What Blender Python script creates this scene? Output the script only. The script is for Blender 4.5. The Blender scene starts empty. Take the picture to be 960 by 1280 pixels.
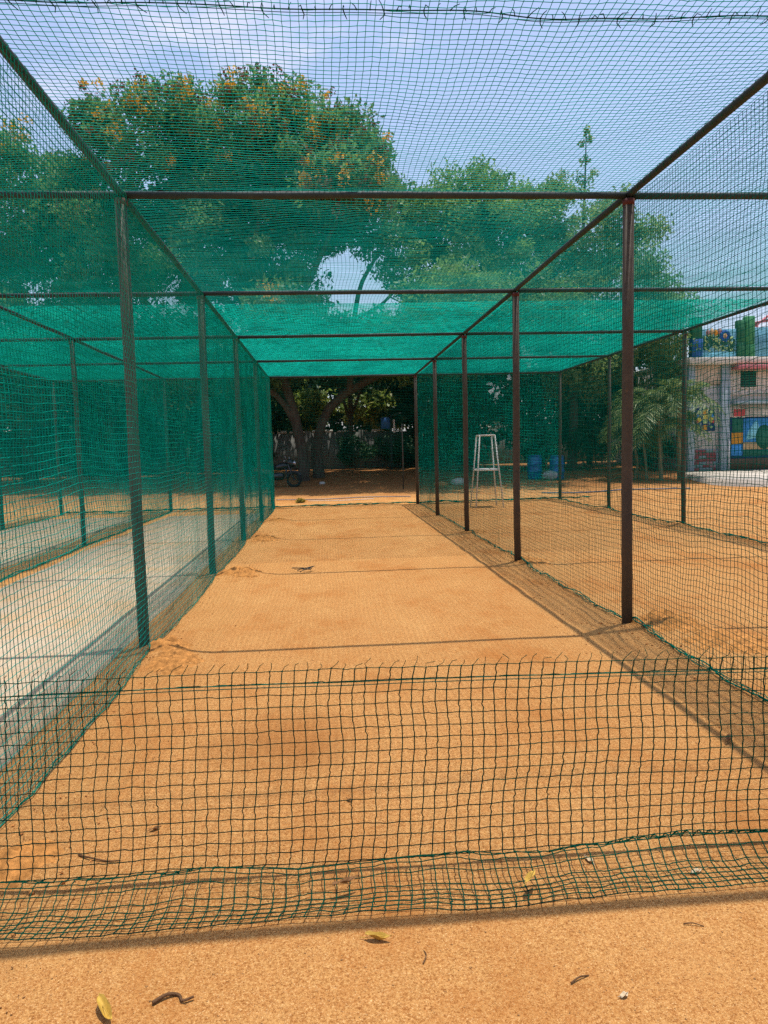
import bpy, math, random
import numpy as np
from mathutils import Matrix, Vector

random.seed(7)
rng = np.random.default_rng(11)
scene = bpy.context.scene
C = scene.collection

# ------------------------------------------------------------------ camera
CAM_H = 1.548
yaw, pit, rol, fpx = 0.0765, -0.0871, -0.0253, 914.5
cy, sy, cp, sp = math.cos(yaw), math.sin(yaw), math.cos(pit), math.sin(pit)
fwd = Vector((sy * cp, cy * cp, sp)); right = Vector((cy, -sy, 0)); up = right.cross(fwd)
r2 = math.cos(rol) * right + math.sin(rol) * up
u2 = -math.sin(rol) * right + math.cos(rol) * up
cam_data = bpy.data.cameras.new('camera')
cam_data.sensor_fit = 'VERTICAL'; cam_data.sensor_height = 36.0
cam_data.lens = fpx / 1280 * 36
cam_data.clip_start = 0.05; cam_data.clip_end = 2000
cam = bpy.data.objects.new('camera', cam_data); C.objects.link(cam)
m = Matrix((r2, u2, -fwd)).transposed().to_4x4(); m.translation = (0, 0, CAM_H)
cam.matrix_world = m
scene.camera = cam

# ------------------------------------------------------------------ sky, sun, exposure
SUN = Vector((0.45, 0.22, 3.5)).normalized()
elev = math.asin(SUN.z); azim = math.atan2(SUN.x, SUN.y)
world = bpy.data.worlds.new('World'); scene.world = world; world.use_nodes = True
wt = world.node_tree; wt.nodes.clear()
wo = wt.nodes.new('ShaderNodeOutputWorld'); wb = wt.nodes.new('ShaderNodeBackground')
sky = wt.nodes.new('ShaderNodeTexSky'); sky.sky_type = 'NISHITA'; sky.sun_disc = False
sky.sun_elevation = elev; sky.sun_rotation = azim
sky.air_density = 1.15; sky.dust_density = 2.4; sky.ozone_density = 7.0
tc = wt.nodes.new('ShaderNodeTexCoord')
mp = wt.nodes.new('ShaderNodeMapping'); mp.inputs['Scale'].default_value = (1.5, 1.5, 4.0)
mp.inputs['Location'].default_value = (5.3, 0.7, 1.2)
cn = wt.nodes.new('ShaderNodeTexNoise'); cn.inputs['Scale'].default_value = 1.7
cn.inputs['Detail'].default_value = 7; cn.inputs['Roughness'].default_value = 0.58
cr = wt.nodes.new('ShaderNodeValToRGB')
cr.color_ramp.elements[0].position = 0.60; cr.color_ramp.elements[0].color = (.12, .12, .12, 1)
cr.color_ramp.elements[1].position = 0.80; cr.color_ramp.elements[1].color = (.55, .55, .55, 1)
mx = wt.nodes.new('ShaderNodeMix'); mx.data_type = 'RGBA'
mx.inputs['B'].default_value = (8.6, 7.3, 7.8, 1)
wt.links.new(tc.outputs['Generated'], mp.inputs['Vector']); wt.links.new(mp.outputs[0], cn.inputs['Vector'])
wt.links.new(cn.outputs['Fac'], cr.inputs[0]); wt.links.new(cr.outputs[0], mx.inputs['Factor'])
wt.links.new(sky.outputs[0], mx.inputs['A']); wt.links.new(mx.outputs['Result'], wb.inputs['Color'])
wb.inputs['Strength'].default_value = 0.135
wt.links.new(wb.outputs[0], wo.inputs[0])
sl = bpy.data.lights.new('sun', 'SUN'); sl.energy = 3.3; sl.angle = math.radians(0.53); sl.color = (1.0, 0.955, 0.87)
sun = bpy.data.objects.new('sun', sl); C.objects.link(sun)
sun.rotation_euler = SUN.to_track_quat('Z', 'Y').to_euler(); sun.location = (5, 5, 40)
vs_ = scene.view_settings
vs_.view_transform = 'Standard'; vs_.look = 'None'; vs_.gamma = 1.0; vs_.use_curve_mapping = False
vs_.exposure = 0.6
scene.cycles.max_bounces = 8; scene.cycles.transparent_max_bounces = 12
scene.cycles.use_denoising = False

# ------------------------------------------------------------------ materials
class N:
    def __init__(self, name):
        self.m = bpy.data.materials.new(name); self.m.use_nodes = True
        self.t = self.m.node_tree; self.b = self.t.nodes['Principled BSDF']; self.out = self.t.nodes['Material Output']
    def new(self, kind, **kw):
        n = self.t.nodes.new(kind)
        for k, v in kw.items():
            if k in n.inputs: n.inputs[k].default_value = v
            else: setattr(n, k, v)
        return n
    def link(self, a, b): self.t.links.new(a, b)
    def coords(self, scale=(1, 1, 1), which='Object'):
        t = self.new('ShaderNodeTexCoord'); mpn = self.new('ShaderNodeMapping'); mpn.inputs['Scale'].default_value = scale
        self.link(t.outputs[which], mpn.inputs['Vector']); return mpn.outputs[0]
    def noise(self, vec, scale, detail=4, rough=0.55):
        n = self.new('ShaderNodeTexNoise'); n.inputs['Scale'].default_value = scale
        n.inputs['Detail'].default_value = detail; n.inputs['Roughness'].default_value = rough
        self.link(vec, n.inputs['Vector']); return n.outputs['Fac']
    def ramp(self, fac, stops):
        r = self.new('ShaderNodeValToRGB'); e = r.color_ramp.elements
        while len(e) < len(stops): e.new(0.5)
        for el, (p, c) in zip(e, stops):
            el.position = p; el.color = (*c, 1) if len(c) == 3 else c
        self.link(fac, r.inputs[0]); return r.outputs[0]
    def mix(self, fac, a, b, mode='MIX'):
        x = self.new('ShaderNodeMix'); x.data_type = 'RGBA'; x.blend_type = mode
        for s, v in (('Factor', fac), ('A', a), ('B', b)):
            if isinstance(v, (int, float)): x.inputs[s].default_value = v
            elif isinstance(v, tuple): x.inputs[s].default_value = (*v, 1)
            else: self.link(v, x.inputs[s])
        return x.outputs['Result']
    def bump(self, h, strength=0.3, dist=0.01, prev=None):
        b = self.new('ShaderNodeBump'); b.inputs['Strength'].default_value = strength; b.inputs['Distance'].default_value = dist
        self.link(h, b.inputs['Height'])
        if prev is not None: self.link(prev, b.inputs['Normal'])
        return b.outputs[0]
    def set(self, col=None, rough=0.8, normal=None, spec=0.3, metal=0.0):
        if isinstance(col, tuple): self.b.inputs['Base Color'].default_value = (*col, 1)
        elif col is not None: self.link(col, self.b.inputs['Base Color'])
        if isinstance(rough, (int, float)): self.b.inputs['Roughness'].default_value = rough
        else: self.link(rough, self.b.inputs['Roughness'])
        self.b.inputs['Specular IOR Level'].default_value = spec; self.b.inputs['Metallic'].default_value = metal
        if normal is not None: self.link(normal, self.b.inputs['Normal'])
        return self.m

def mk_earth(name, rolled):
    n = N(name); v = n.coords()
    big = n.noise(v, 0.45, 4); mid = n.noise(v, 2.4, 5, 0.6); fine = n.noise(v, 65, 4, 0.7); grit = n.noise(v, 230, 3, 0.75)
    g2 = n.noise(v, 115, 4, 0.8); g3 = n.noise(v, 24, 6, 0.75)
    base = n.ramp(big, [(0.3, (0.455, 0.210, 0.060)), (0.7, (0.535, 0.265, 0.084))])
    base = n.mix(n.ramp(mid, [(0.45, (0, 0, 0)), (0.75, (0.30 if rolled else 0.32,) * 3)]), base, (0.47, 0.175, 0.040))
    base = n.mix(n.ramp(g3, [(0.36, (0.55,) * 3), (0.52, (0, 0, 0))]), base, (0.42, 0.165, 0.042))
    if rolled:
        comb = n.noise(n.coords((0.5, 14, 1)), 3.0, 4, 0.65); rib = n.noise(n.coords((14, 0.6, 1)), 2.4, 3, 0.6)
        base = n.mix(n.ramp(comb, [(0.40, (0.34,) * 3), (0.55, (0, 0, 0))]), base, (0.45, 0.185, 0.050))
        base = n.mix(n.ramp(rib, [(0.40, (0.30,) * 3), (0.55, (0, 0, 0))]), base, (0.47, 0.20, 0.056))
    base = n.mix(n.ramp(g2, [(0.50, (0, 0, 0)), (0.66, (0.75,) * 3)]), base, (0.70, 0.39, 0.135))
    base = n.mix(n.ramp(g2, [(0.37, (0.92,) * 3), (0.48, (0, 0, 0))]), base, (0.27, 0.095, 0.020))
    base = n.mix(n.ramp(grit, [(0.58, (0, 0, 0)), (0.70, (0.9,) * 3)]), base, (0.80, 0.54, 0.27))
    base = n.mix(n.ramp(grit, [(0.28, (0.8,) * 3), (0.40, (0, 0, 0))]), base, (0.15, 0.055, 0.012))
    scuff = n.noise(n.coords((1, 0.55, 1)), 1.1, 7, 0.72)
    base = n.mix(n.ramp(scuff, [(0.50, (0, 0, 0)), (0.68, (0.85,) * 3)]), base, (0.40, 0.145, 0.032))
    base = n.mix(n.ramp(scuff, [(0.32, (0.35,) * 3), (0.44, (0, 0, 0))]), base, (0.62, 0.34, 0.12))
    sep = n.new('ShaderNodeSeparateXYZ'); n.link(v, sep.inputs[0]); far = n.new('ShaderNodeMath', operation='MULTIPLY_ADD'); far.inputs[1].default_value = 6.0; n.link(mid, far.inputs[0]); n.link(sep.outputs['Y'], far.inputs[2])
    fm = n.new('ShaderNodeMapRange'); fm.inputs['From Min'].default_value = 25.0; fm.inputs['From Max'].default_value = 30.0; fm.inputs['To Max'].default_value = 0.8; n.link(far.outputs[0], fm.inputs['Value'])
    base = n.mix(fm.outputs[0], base, (0.26, 0.105, 0.034))  # browner earth at the back; the darkening also paints in tree shade
    # damp patch trodden into the run-up
    sx = n.new('ShaderNodeVectorMath', operation='DISTANCE'); sx.inputs[1].default_value = (-0.27, 3.85, 0); n.link(v, sx.inputs[0])
    wob = n.new('ShaderNodeMath', operation='MULTIPLY_ADD'); wob.inputs[1].default_value = 0.8; n.link(mid, wob.inputs[0]); n.link(sx.outputs['Value'], wob.inputs[2])
    base = n.mix(n.ramp(wob.outputs[0], [(0.40, (0.75,) * 3), (0.95, (0, 0, 0))]), base, (0.30, 0.105, 0.022))
    k = 0.7 if rolled else 0.75
    nb = n.bump(fine, 0.55 * k, 0.012); nb = n.bump(g2, 0.8 * k, 0.010, nb); nb = n.bump(grit, 0.6 * k, 0.005, nb); nb = n.bump(mid, 0.4 * k, 0.05, nb)
    if rolled: nb = n.bump(comb, 0.35, 0.010, nb)
    return n.set(base, 0.95, nb, 0.12)

def mk_concrete(name, c1, c2, stain=None, scale=1.0):
    n = N(name); v = n.coords()
    big = n.noise(v, 0.6 * scale, 5, 0.6); mid = n.noise(v, 5 * scale, 5, 0.65); fine = n.noise(v, 90 * scale, 3, 0.6)
    base = n.ramp(big, [(0.3, c1), (0.7, c2)])
    base = n.mix(n.ramp(mid, [(0.4, (0.35,) * 3), (0.62, (0, 0, 0))]), base, tuple(x * 0.72 for x in c1))
    base = n.mix(n.ramp(fine, [(0.35, (0.3,) * 3), (0.5, (0, 0, 0))]), base, tuple(x * 0.5 for x in c1))
    if stain:
        base = n.mix(n.ramp(n.noise(v, 0.9, 7, 0.7), [(0.46, (0, 0, 0)), (0.66, (0.85,) * 3)]), base, stain)
    nb = n.bump(fine, 0.2, 0.004); nb = n.bump(mid, 0.15, 0.01, nb)
    return n.set(base, 0.88, nb, 0.25)

def mk_plain(name, col, rough=0.6, var=0.12, scale=6, spec=0.3, metal=0.0, bump=0.1):
    n = N(name); v = n.coords()
    a = n.noise(v, scale, 5, 0.6)
    lo = tuple(max(0, c * (1 - 2 * var)) for c in col); hi = tuple(min(1, c * (1 + var)) for c in col)
    base = n.ramp(a, [(0.3, lo), (0.7, hi)])
    return n.set(base, rough, n.bump(n.noise(v, scale * 8, 3), bump, 0.004), spec, metal)

def mk_cord(name, col, trans=0.45):
    n = N(name); n.t.nodes.remove(n.b)
    v = n.coords(); a = n.noise(v, 1.3, 3)
    base = n.ramp(a, [(0.3, tuple(c * 0.75 for c in col)), (0.7, tuple(c * 1.2 for c in col))])
    d = n.new('ShaderNodeBsdfDiffuse'); t = n.new('ShaderNodeBsdfTranslucent'); x = n.new('ShaderNodeMixShader')
    n.link(base, d.inputs[0]); n.link(base, t.inputs[0]); x.inputs[0].default_value = trans
    n.link(d.outputs[0], x.inputs[1]); n.link(t.outputs[0], x.inputs[2]); n.link(x.outputs[0], n.out.inputs[0])
    return n.m

def mk_leaf(name, dark, light, trans=0.35, extra=None):
    n = N(name); n.t.nodes.remove(n.b)
    geo = n.new('ShaderNodeNewGeometry'); v = n.coords()
    col = n.ramp(geo.outputs['Random Per Island'], [(0.0, dark), (0.75, light), (1.0, extra or light)])
    pat = n.noise(v, 0.45, 3)
    col = n.mix(n.ramp(pat, [(0.35, (0.0,) * 3), (0.65, (0.5,) * 3)]), col, tuple(0.5 * (a + b) for a, b in zip(dark, light)))
    d = n.new('ShaderNodeBsdfDiffuse'); t = n.new('ShaderNodeBsdfTranslucent'); g = n.new('ShaderNodeBsdfGlossy')
    g.inputs['Roughness'].default_value = 0.5; g.inputs[0].default_value = (0.5, 0.5, 0.5, 1)
    x = n.new('ShaderNodeMixShader'); x.inputs[0].default_value = trans; y = n.new('ShaderNodeMixShader'); y.inputs[0].default_value = 0.05
    n.link(col, d.inputs[0]); n.link(col, t.inputs[0])
    n.link(d.outputs[0], x.inputs[1]); n.link(t.outputs[0], x.inputs[2])
    n.link(x.outputs[0], y.inputs[1]); n.link(g.outputs[0], y.inputs[2]); n.link(y.outputs[0], n.out.inputs[0])
    return n.m

def mk_bark(name, c1, c2):
    n = N(name); v = n.coords((1, 1, 0.25))
    a = n.noise(v, 9, 6, 0.65)
    return n.set(n.ramp(a, [(0.3, c1), (0.7, c2)]), 0.9, n.bump(a, 0.8, 0.05), 0.2)

def mk_rust(name, c1, c2, c3):
    n = N(name); v = n.coords()
    a = n.noise(v, 7, 7, 0.72); b = n.noise(v, 40, 4, 0.6)
    base = n.ramp(a, [(0.35, c1), (0.6, c2), (0.75, c3)])
    return n.set(base, n.ramp(b, [(0.3, (0.55,) * 3), (0.7, (0.85,) * 3)]), n.bump(b, 0.25, 0.002), 0.35)

M = {}
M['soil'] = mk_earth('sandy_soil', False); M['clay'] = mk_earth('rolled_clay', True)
M['heap'] = mk_plain('loose_earth', (0.47, 0.205, 0.055), .95, .28, 22, .12, 0, 1.0)
M['lane'] = mk_concrete('lane_concrete', (0.46, 0.345, 0.225), (0.56, 0.43, 0.295), (0.50, 0.30, 0.14))
M['plaster'] = mk_concrete('grey_plaster', (0.15, 0.15, 0.14), (0.23, 0.22, 0.20), (0.10, 0.10, 0.08))
M['apron'] = mk_concrete('apron_concrete', (0.56, 0.49, 0.41), (0.64, 0.57, 0.48))
M['rust'] = mk_rust('rust_brown_paint', (0.078, 0.056, 0.036), (0.056, 0.044, 0.031), (0.12, 0.066, 0.032))
M['steel'] = mk_rust('weathered_steel_pipe', (0.016, 0.028, 0.027), (0.026, 0.040, 0.037), (0.045, 0.034, 0.026))
M['redpaint'] = mk_plain('red_primer', (0.11, 0.030, 0.026), 0.8)
M['cord'] = mk_cord('green_net_cord', (0.006, 0.35, 0.265), 0.35)
M['cord_roof'] = mk_cord('roof_net_cord', (0.006, 0.34, 0.265), 0.10)
M['cord_dark'] = mk_cord('deep_green_net_cord', (0.005, 0.15, 0.11), 0.4)  # deeper green for the right walls and the back net of the pitch
M['cord_bright'] = mk_cord('bright_green_net_cord', (0.012, 0.66, 0.52), 0.5)  # brighter green for the roof overlay and the other back nets
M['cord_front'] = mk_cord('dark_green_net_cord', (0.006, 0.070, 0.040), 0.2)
M['rope'] = mk_cord('green_hem_rope', (0.004, 0.19, 0.12), 0.2)
M['leafA'] = mk_leaf('copperpod_leaf', (0.050, 0.135, 0.050), (0.15, 0.27, 0.085), 0.58)
M['flower'] = mk_leaf('yellow_blossom', (0.50, 0.26, 0.012), (0.80, 0.50, 0.03), 0.35, (0.40, 0.18, 0.03))
M['pod'] = mk_leaf('brown_pod', (0.10, 0.038, 0.015), (0.20, 0.085, 0.03), 0.2)
M['leafB'] = mk_leaf('bright_leaf', (0.075, 0.17, 0.045), (0.21, 0.34, 0.085), 0.55)
M['leafC'] = mk_leaf('olive_leaf', (0.09, 0.18, 0.055), (0.25, 0.34, 0.10), 0.55)
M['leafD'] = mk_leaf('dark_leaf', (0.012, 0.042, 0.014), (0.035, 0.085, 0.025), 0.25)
M['leafY'] = mk_leaf('sunlit_yellow_green_leaf', (0.09, 0.15, 0.02), (0.26, 0.32, 0.05), 0.45, (0.36, 0.30, 0.07))
M['palm'] = mk_leaf('palm_leaf', (0.06, 0.13, 0.03), (0.22, 0.30, 0.09), 0.4, (0.46, 0.48, 0.24))
M['bark'] = mk_bark('dark_bark', (0.035, 0.026, 0.020), (0.10, 0.078, 0.058))
M['palmbark'] = mk_bark('palm_stem', (0.13, 0.12, 0.06), (0.26, 0.23, 0.13))

# ------------------------------------------------------------------ mesh helpers
class Big:
    """collects vertex and quad arrays, builds ONE mesh object"""
    def __init__(self): self.v = []; self.q = []; self.t = []; self.n = 0
    def add(self, v, q=None, t=None):
        v = np.asarray(v, float).reshape(-1, 3); self.v.append(v)
        if q is not None and len(q): self.q.append(np.asarray(q, np.int64).reshape(-1, 4) + self.n)
        if t is not None and len(t): self.t.append(np.asarray(t, np.int64).reshape(-1, 3) + self.n)
        self.n += len(v); return self
    def mesh(self, name, mat, smooth=False):
        v = np.concatenate(self.v); q = np.concatenate(self.q) if self.q else np.zeros((0, 4), np.int64)
        t = np.concatenate(self.t) if self.t else np.zeros((0, 3), np.int64)
        me = bpy.data.meshes.new(name)
        me.vertices.add(len(v)); me.vertices.foreach_set('co', v.ravel())
        nl = len(q) * 4 + len(t) * 3
        me.loops.add(nl); me.loops.foreach_set('vertex_index', np.concatenate([q.ravel(), t.ravel()]).astype(np.int32))
        me.polygons.add(len(q) + len(t))
        ls = np.concatenate([np.arange(len(q)) * 4, len(q) * 4 + np.arange(len(t)) * 3]).astype(np.int32)
        me.polygons.foreach_set('loop_start', ls)
        if smooth: me.polygons.foreach_set('use_smooth', np.ones(len(q) + len(t), bool))
        me.update(calc_edges=True); me.validate()
        if mat is not None: me.materials.append(mat)
        return me
    def build(self, name, mat, parent=None, smooth=False, loc=None):
        o = bpy.data.objects.new(name, self.mesh(name, mat, smooth)); C.objects.link(o)
        if parent is not None: o.parent = parent
        if loc is not None: o.location = loc
        return o
    # -- shapes
    def box(self, lo, hi):
        x0, y0, z0 = lo; x1, y1, z1 = hi
        v = [(x0, y0, z0), (x1, y0, z0), (x1, y1, z0), (x0, y1, z0), (x0, y0, z1), (x1, y0, z1), (x1, y1, z1), (x0, y1, z1)]
        return self.add(v, [(0, 3, 2, 1), (4, 5, 6, 7), (0, 1, 5, 4), (1, 2, 6, 5), (2, 3, 7, 6), (3, 0, 4, 7)])
    def bbox(self, lo, hi, b=0.01):
        """box with chamfered edges along every side"""
        x0, y0, z0 = lo; x1, y1, z1 = hi
        prof = [(x0 + b, y0), (x1 - b, y0), (x1, y0 + b), (x1, y1 - b), (x1 - b, y1), (x0 + b, y1), (x0, y1 - b), (x0, y0 + b)]
        cx, cy_ = (x0 + x1) / 2, (y0 + y1) / 2
        def ring(z, ins):
            return [(cx + (x - cx) * (1 - ins / max(1e-6, (x1 - x0) / 2)), cy_ + (y - cy_) * (1 - ins / max(1e-6, (y1 - y0) / 2)), z) for x, y in prof]
        rings = [ring(z0, b), ring(z0 + b, 0), ring(z1 - b, 0), ring(z1, b)]
        v = [p for r in rings for p in r]; q = []
        for k in range(3):
            for i in range(8):
                j = (i + 1) % 8; q.append((k * 8 + i, k * 8 + j, k * 8 + 8 + j, k * 8 + 8 + i))
        for o_, rev in ((0, True), (24, False)):
            f = [(o_, o_ + 1, o_ + 2, o_ + 3), (o_, o_ + 3, o_ + 4, o_ + 7), (o_ + 4, o_ + 5, o_ + 6, o_ + 7)]
            q += [tuple(reversed(a)) if rev else a for a in f]
        return self.add(v, q)
    def tube(self, pts, radii, sides=10, cap=True):
        pts = np.asarray(pts, float); n = len(pts); radii = np.broadcast_to(np.asarray(radii, float), (n,))
        tan = np.gradient(pts, axis=0); tan /= np.linalg.norm(tan, axis=1, keepdims=True) + 1e-12
        ref = np.array([0, 0, 1.0]) if abs(tan[:, 2]).mean() < 0.8 else np.array([1.0, 0, 0])
        a = np.cross(tan, ref); a /= np.linalg.norm(a, axis=1, keepdims=True) + 1e-12; b = np.cross(tan, a)
        th = np.arange(sides) / sides * 2 * np.pi
        v = pts[:, None] + radii[:, None, None] * (np.cos(th)[None, :, None] * a[:, None] + np.sin(th)[None, :, None] * b[:, None])
        v = v.reshape(-1, 3); q = []; t = []
        for k in range(n - 1):
            for i in range(sides):
                j = (i + 1) % sides
                q.append((k * sides + i, k * sides + j, (k + 1) * sides + j, (k + 1) * sides + i))
        if cap:
            v = np.vstack([v, pts[0], pts[-1]]); c0 = n * sides
            for i in range(sides):
                j = (i + 1) % sides; t.append((c0, j, i)); t.append((c0 + 1, (n - 1) * sides + i, (n - 1) * sides + j))
        return self.add(v, q, t)
    def strands(self, P, r, sides=3):
        """P: (S, N, 3) polylines of one length; thin tubes"""
        P = np.asarray(P, float); S, n, _ = P.shape
        tan = np.gradient(P, axis=1); tan /= np.linalg.norm(tan, axis=2, keepdims=True) + 1e-12
        mean = np.abs(tan.reshape(-1, 3)).mean(0); ref = np.eye(3)[int(np.argmin(mean))]
        a = np.cross(tan, ref); a /= np.linalg.norm(a, axis=2, keepdims=True) + 1e-12; b = np.cross(tan, a)
        th = np.arange(sides) / sides * 2 * np.pi + 0.5
        v = P[:, :, None] + r * (np.cos(th)[:, None] * a[:, :, None] + np.sin(th)[:, None] * b[:, :, None])
        idx = np.arange(S * n * sides).reshape(S, n, sides); nx = np.roll(idx, -1, axis=2)
        q = np.stack([idx[:, :-1], nx[:, :-1], nx[:, 1:], idx[:, 1:]], -1)
        return self.add(v, q)
    def octas(self, c, r):
        c = np.asarray(c, float).reshape(-1, 3); n = len(c); r = np.broadcast_to(np.asarray(r, float), (n,))
        d = np.array([(1, 0, 0), (0, 1, 0), (-1, 0, 0), (0, -1, 0), (0, 0, 1), (0, 0, -1)], float)
        v = c[:, None] + r[:, None, None] * d
        f = np.array([(0, 1, 4), (1, 2, 4), (2, 3, 4), (3, 0, 4), (1, 0, 5), (2, 1, 5), (3, 2, 5), (0, 3, 5)])
        return self.add(v, None, (f[None] + 6 * np.arange(n)[:, None, None]))
    def lathe(self, prof, c, sides=20):
        th = np.arange(sides) / sides * 2 * np.pi; v = []; q = []
        for r, z in prof:
            v += [(c[0] + r * math.cos(t), c[1] + r * math.sin(t), c[2] + z) for t in th]
        for k in range(len(prof) - 1):
            for i in range(sides):
                j = (i + 1) % sides; q.append((k * sides + i, k * sides + j, (k + 1) * sides + j, (k + 1) * sides + i))
        return self.add(v, q)
    def prism(self, poly, y0, y1):
        """polygon in x,z extruded along y"""
        n = len(poly); v = [(x, y0, z) for x, z in poly] + [(x, y1, z) for x, z in poly]
        cx = sum(p[0] for p in poly) / n; cz = sum(p[1] for p in poly) / n
        v += [(cx, y0, cz), (cx, y1, cz)]
        q = [(i, (i + 1) % n, n + (i + 1) % n, n + i) for i in range(n)]
        t = [(2 * n, (i + 1) % n, i) for i in range(n)] + [(2 * n + 1, n + i, n + (i + 1) % n) for i in range(n)]
        return self.add(v, q, t)

def tag(o, label=None, cat=None, group=None, kind=None):
    for k, v in (('label', label), ('category', cat), ('group', group), ('kind', kind)):
        if v: o[k] = v
    return o
def thing(name, label, cat, loc=(0, 0, 0), rotz=0, group=None):
    o = bpy.data.objects.new(name, None); C.objects.link(o); o.empty_display_size = 0.2
    o.location = loc; o.rotation_euler = (0, 0, rotz); return tag(o, label, cat, group)

_ph = rng.uniform(0, 6.28, (40, 3)); _dr = rng.normal(size=(40, 2))
def wav(a, b, f=1.0, k0=0, n=5):
    """smooth pseudo-noise of two array parameters, about -1..1"""
    s = 0
    for i in range(n):
        d = _dr[(k0 + i) % 40]; s = s + np.sin(f * (1 + 0.6 * i) * (d[0] * a + d[1] * b) + _ph[(k0 + i) % 40, 0]) / (1 + 0.5 * i)
    return s / 2.0
def sstep(t): t = np.clip(t, 0, 1); return t * t * (3 - 2 * t)

# ------------------------------------------------------------------ layout of the lanes
ROWS = [-7.03, -4.20, -1.484, 2.466, 6.466]
FY = [2.47, 5.85, 9.35, 12.85, 16.38, 19.9]
H = 3.5
MOUNDS = [(2.75, 5.75, .13, .30), (2.95, 5.2, .07, .4), (-1.30, 5.75, .07, .24), (-1.15, 5.35, .06, .26), (-1.12, 9.15, .09, .30), (-1.12, 12.6, .09, .30), (-1.1, 16.2, .05, .25),
          (2.62, 9.3, .05, .3), (2.6, 12.8, .05, .3), (2.3, 5.7, .03, .25), (-1.2, 2.75, .04, .2), (2.75, 9.9, .06, .4), (6.4, 16.4, .05, .4), (6.5, 12.8, .05, .35)]
def gh(x, y):
    x = np.asarray(x, float); y = np.asarray(y, float)
    z = 0.5 * sstep((y - 24) / 14.0)
    near = np.exp(-np.clip(y - 20, 0, 99) / 6)
    pitch = sstep((x + 1.35) / 0.25) * sstep((2.0 - x) / 0.25)
    z = z + (0.008 * wav(x, y, 2.3, 3) + 0.005 * wav(x, y, 7.0, 9)) * near * (1 - 0.85 * pitch)
    z = z + 0.06 * wav(x, y, 0.5, 14) * sstep((y - 24) / 8)
    for mx_, my_, a, s in MOUNDS:
        z = z + a * np.exp(-((x - mx_) ** 2 + (y - my_) ** 2) / (2 * (s * .62) ** 2)) * (1 + 0.25 * wav(x, y, 18, 5))
    return z

def grid_lines(dense, coarse_lo, coarse_hi, k=1.35):
    out = list(dense); d = dense[1] - dense[0]; s = d; x = dense[0]
    while x > coarse_lo: s *= k; x -= s; out.insert(0, max(x, coarse_lo))
    s = dense[-1] - dense[-2]; x = dense[-1]
    while x < coarse_hi: s *= k; x += s; out.append(min(x, coarse_hi))
    return np.array(out)
gx = grid_lines(np.arange(-8, 8.01, 0.1), -400, 400); gy = grid_lines(np.arange(1.2, 24, 0.1), -300, 500)
X, Y = np.meshgrid(gx, gy); Z = gh(X, Y)
# the ground lies a little lower under the concrete strips and the clay pitch
nx_, ny_ = len(gx), len(gy); I = np.arange(nx_ * ny_).reshape(ny_, nx_)
quads = np.stack([I[:-1, :-1], I[:-1, 1:], I[1:, 1:], I[1:, :-1]], -1)
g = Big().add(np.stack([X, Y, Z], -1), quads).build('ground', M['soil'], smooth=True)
tag(g, 'orange sandy soil under and around the practice lanes', None, kind='structure')

# clay strip: a thin sheet just above the soil with a ragged edge
ys = np.arange(0.2, 21.6, 0.12); us = np.linspace(0, 1, 26)
U, Yp = np.meshgrid(us, ys)
xl = -1.22 + 0.07 * wav(Yp, 0 * Yp, 2.3, 2) + 0.03 * wav(Yp, 0 * Yp, 11, 6); xr = 2.2 + 0.06 * wav(Yp, 0 * Yp, 1.9, 8) + 0.03 * wav(Yp, 0 * Yp, 12, 1)
Xp = xl + (xr - xl) * U
edge = np.minimum(np.minimum(U, 1 - U) * 8, 1.0); edge = np.minimum(edge, np.minimum((Yp - 0.2) / 0.4, (21.5 - Yp) / .5).clip(0, 1))
Zp = gh(Xp, Yp) - 0.012 + 0.018 * sstep(edge)
I = np.arange(U.size).reshape(U.shape)
o = Big().add(np.stack([Xp, Yp, Zp], -1), np.stack([I[:-1, :-1], I[:-1, 1:], I[1:, 1:], I[1:, :-1]], -1)).build('pitch', M['clay'], smooth=True)
tag(o, 'smooth rolled clay pitch strip down the middle lane', None, kind='structure')

def slab(name, poly, z0, z1, mat, label):
    n = len(poly); v = [(x, y, z1) for x, y in poly] + [(x, y, z0) for x, y in poly]
    b = Big(); cx = sum(p[0] for p in poly) / n; cy_ = sum(p[1] for p in poly) / n
    b.add(v + [(cx, cy_, z1)], [(i, n + i, n + (i + 1) % n, (i + 1) % n) for i in range(n)], [(2 * n, i, (i + 1) % n) for i in range(n)])
    return tag(b.build(name, mat), label, None, kind='structure')
def lane_poly(x0, x1, y0, y1):
    L_ = []
    for i in range(40): t = i / 39; y = y0 + (y1 - y0) * t; L_.append((x1 + 0.025 * float(wav(np.array(y), np.array(3.), 2.5, 4)), y))
    for i in range(40): t = i / 39; y = y1 - (y1 - y0) * t; L_.append((x0 + 0.04 * float(wav(np.array(y), np.array(9.), 2.0, 7)), y))
    return L_
slab('concrete_lane', lane_poly(-3.86, -1.66, -2, 18.0), -0.1, 0.034, M['lane'], 'pale concrete strip in the lane left of the clay pitch')
slab('concrete_lane', lane_poly(-6.75, -4.62, -2, 18.2), -0.1, 0.034, M['lane'], 'pale concrete strip in the farthest left lane')

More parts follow.
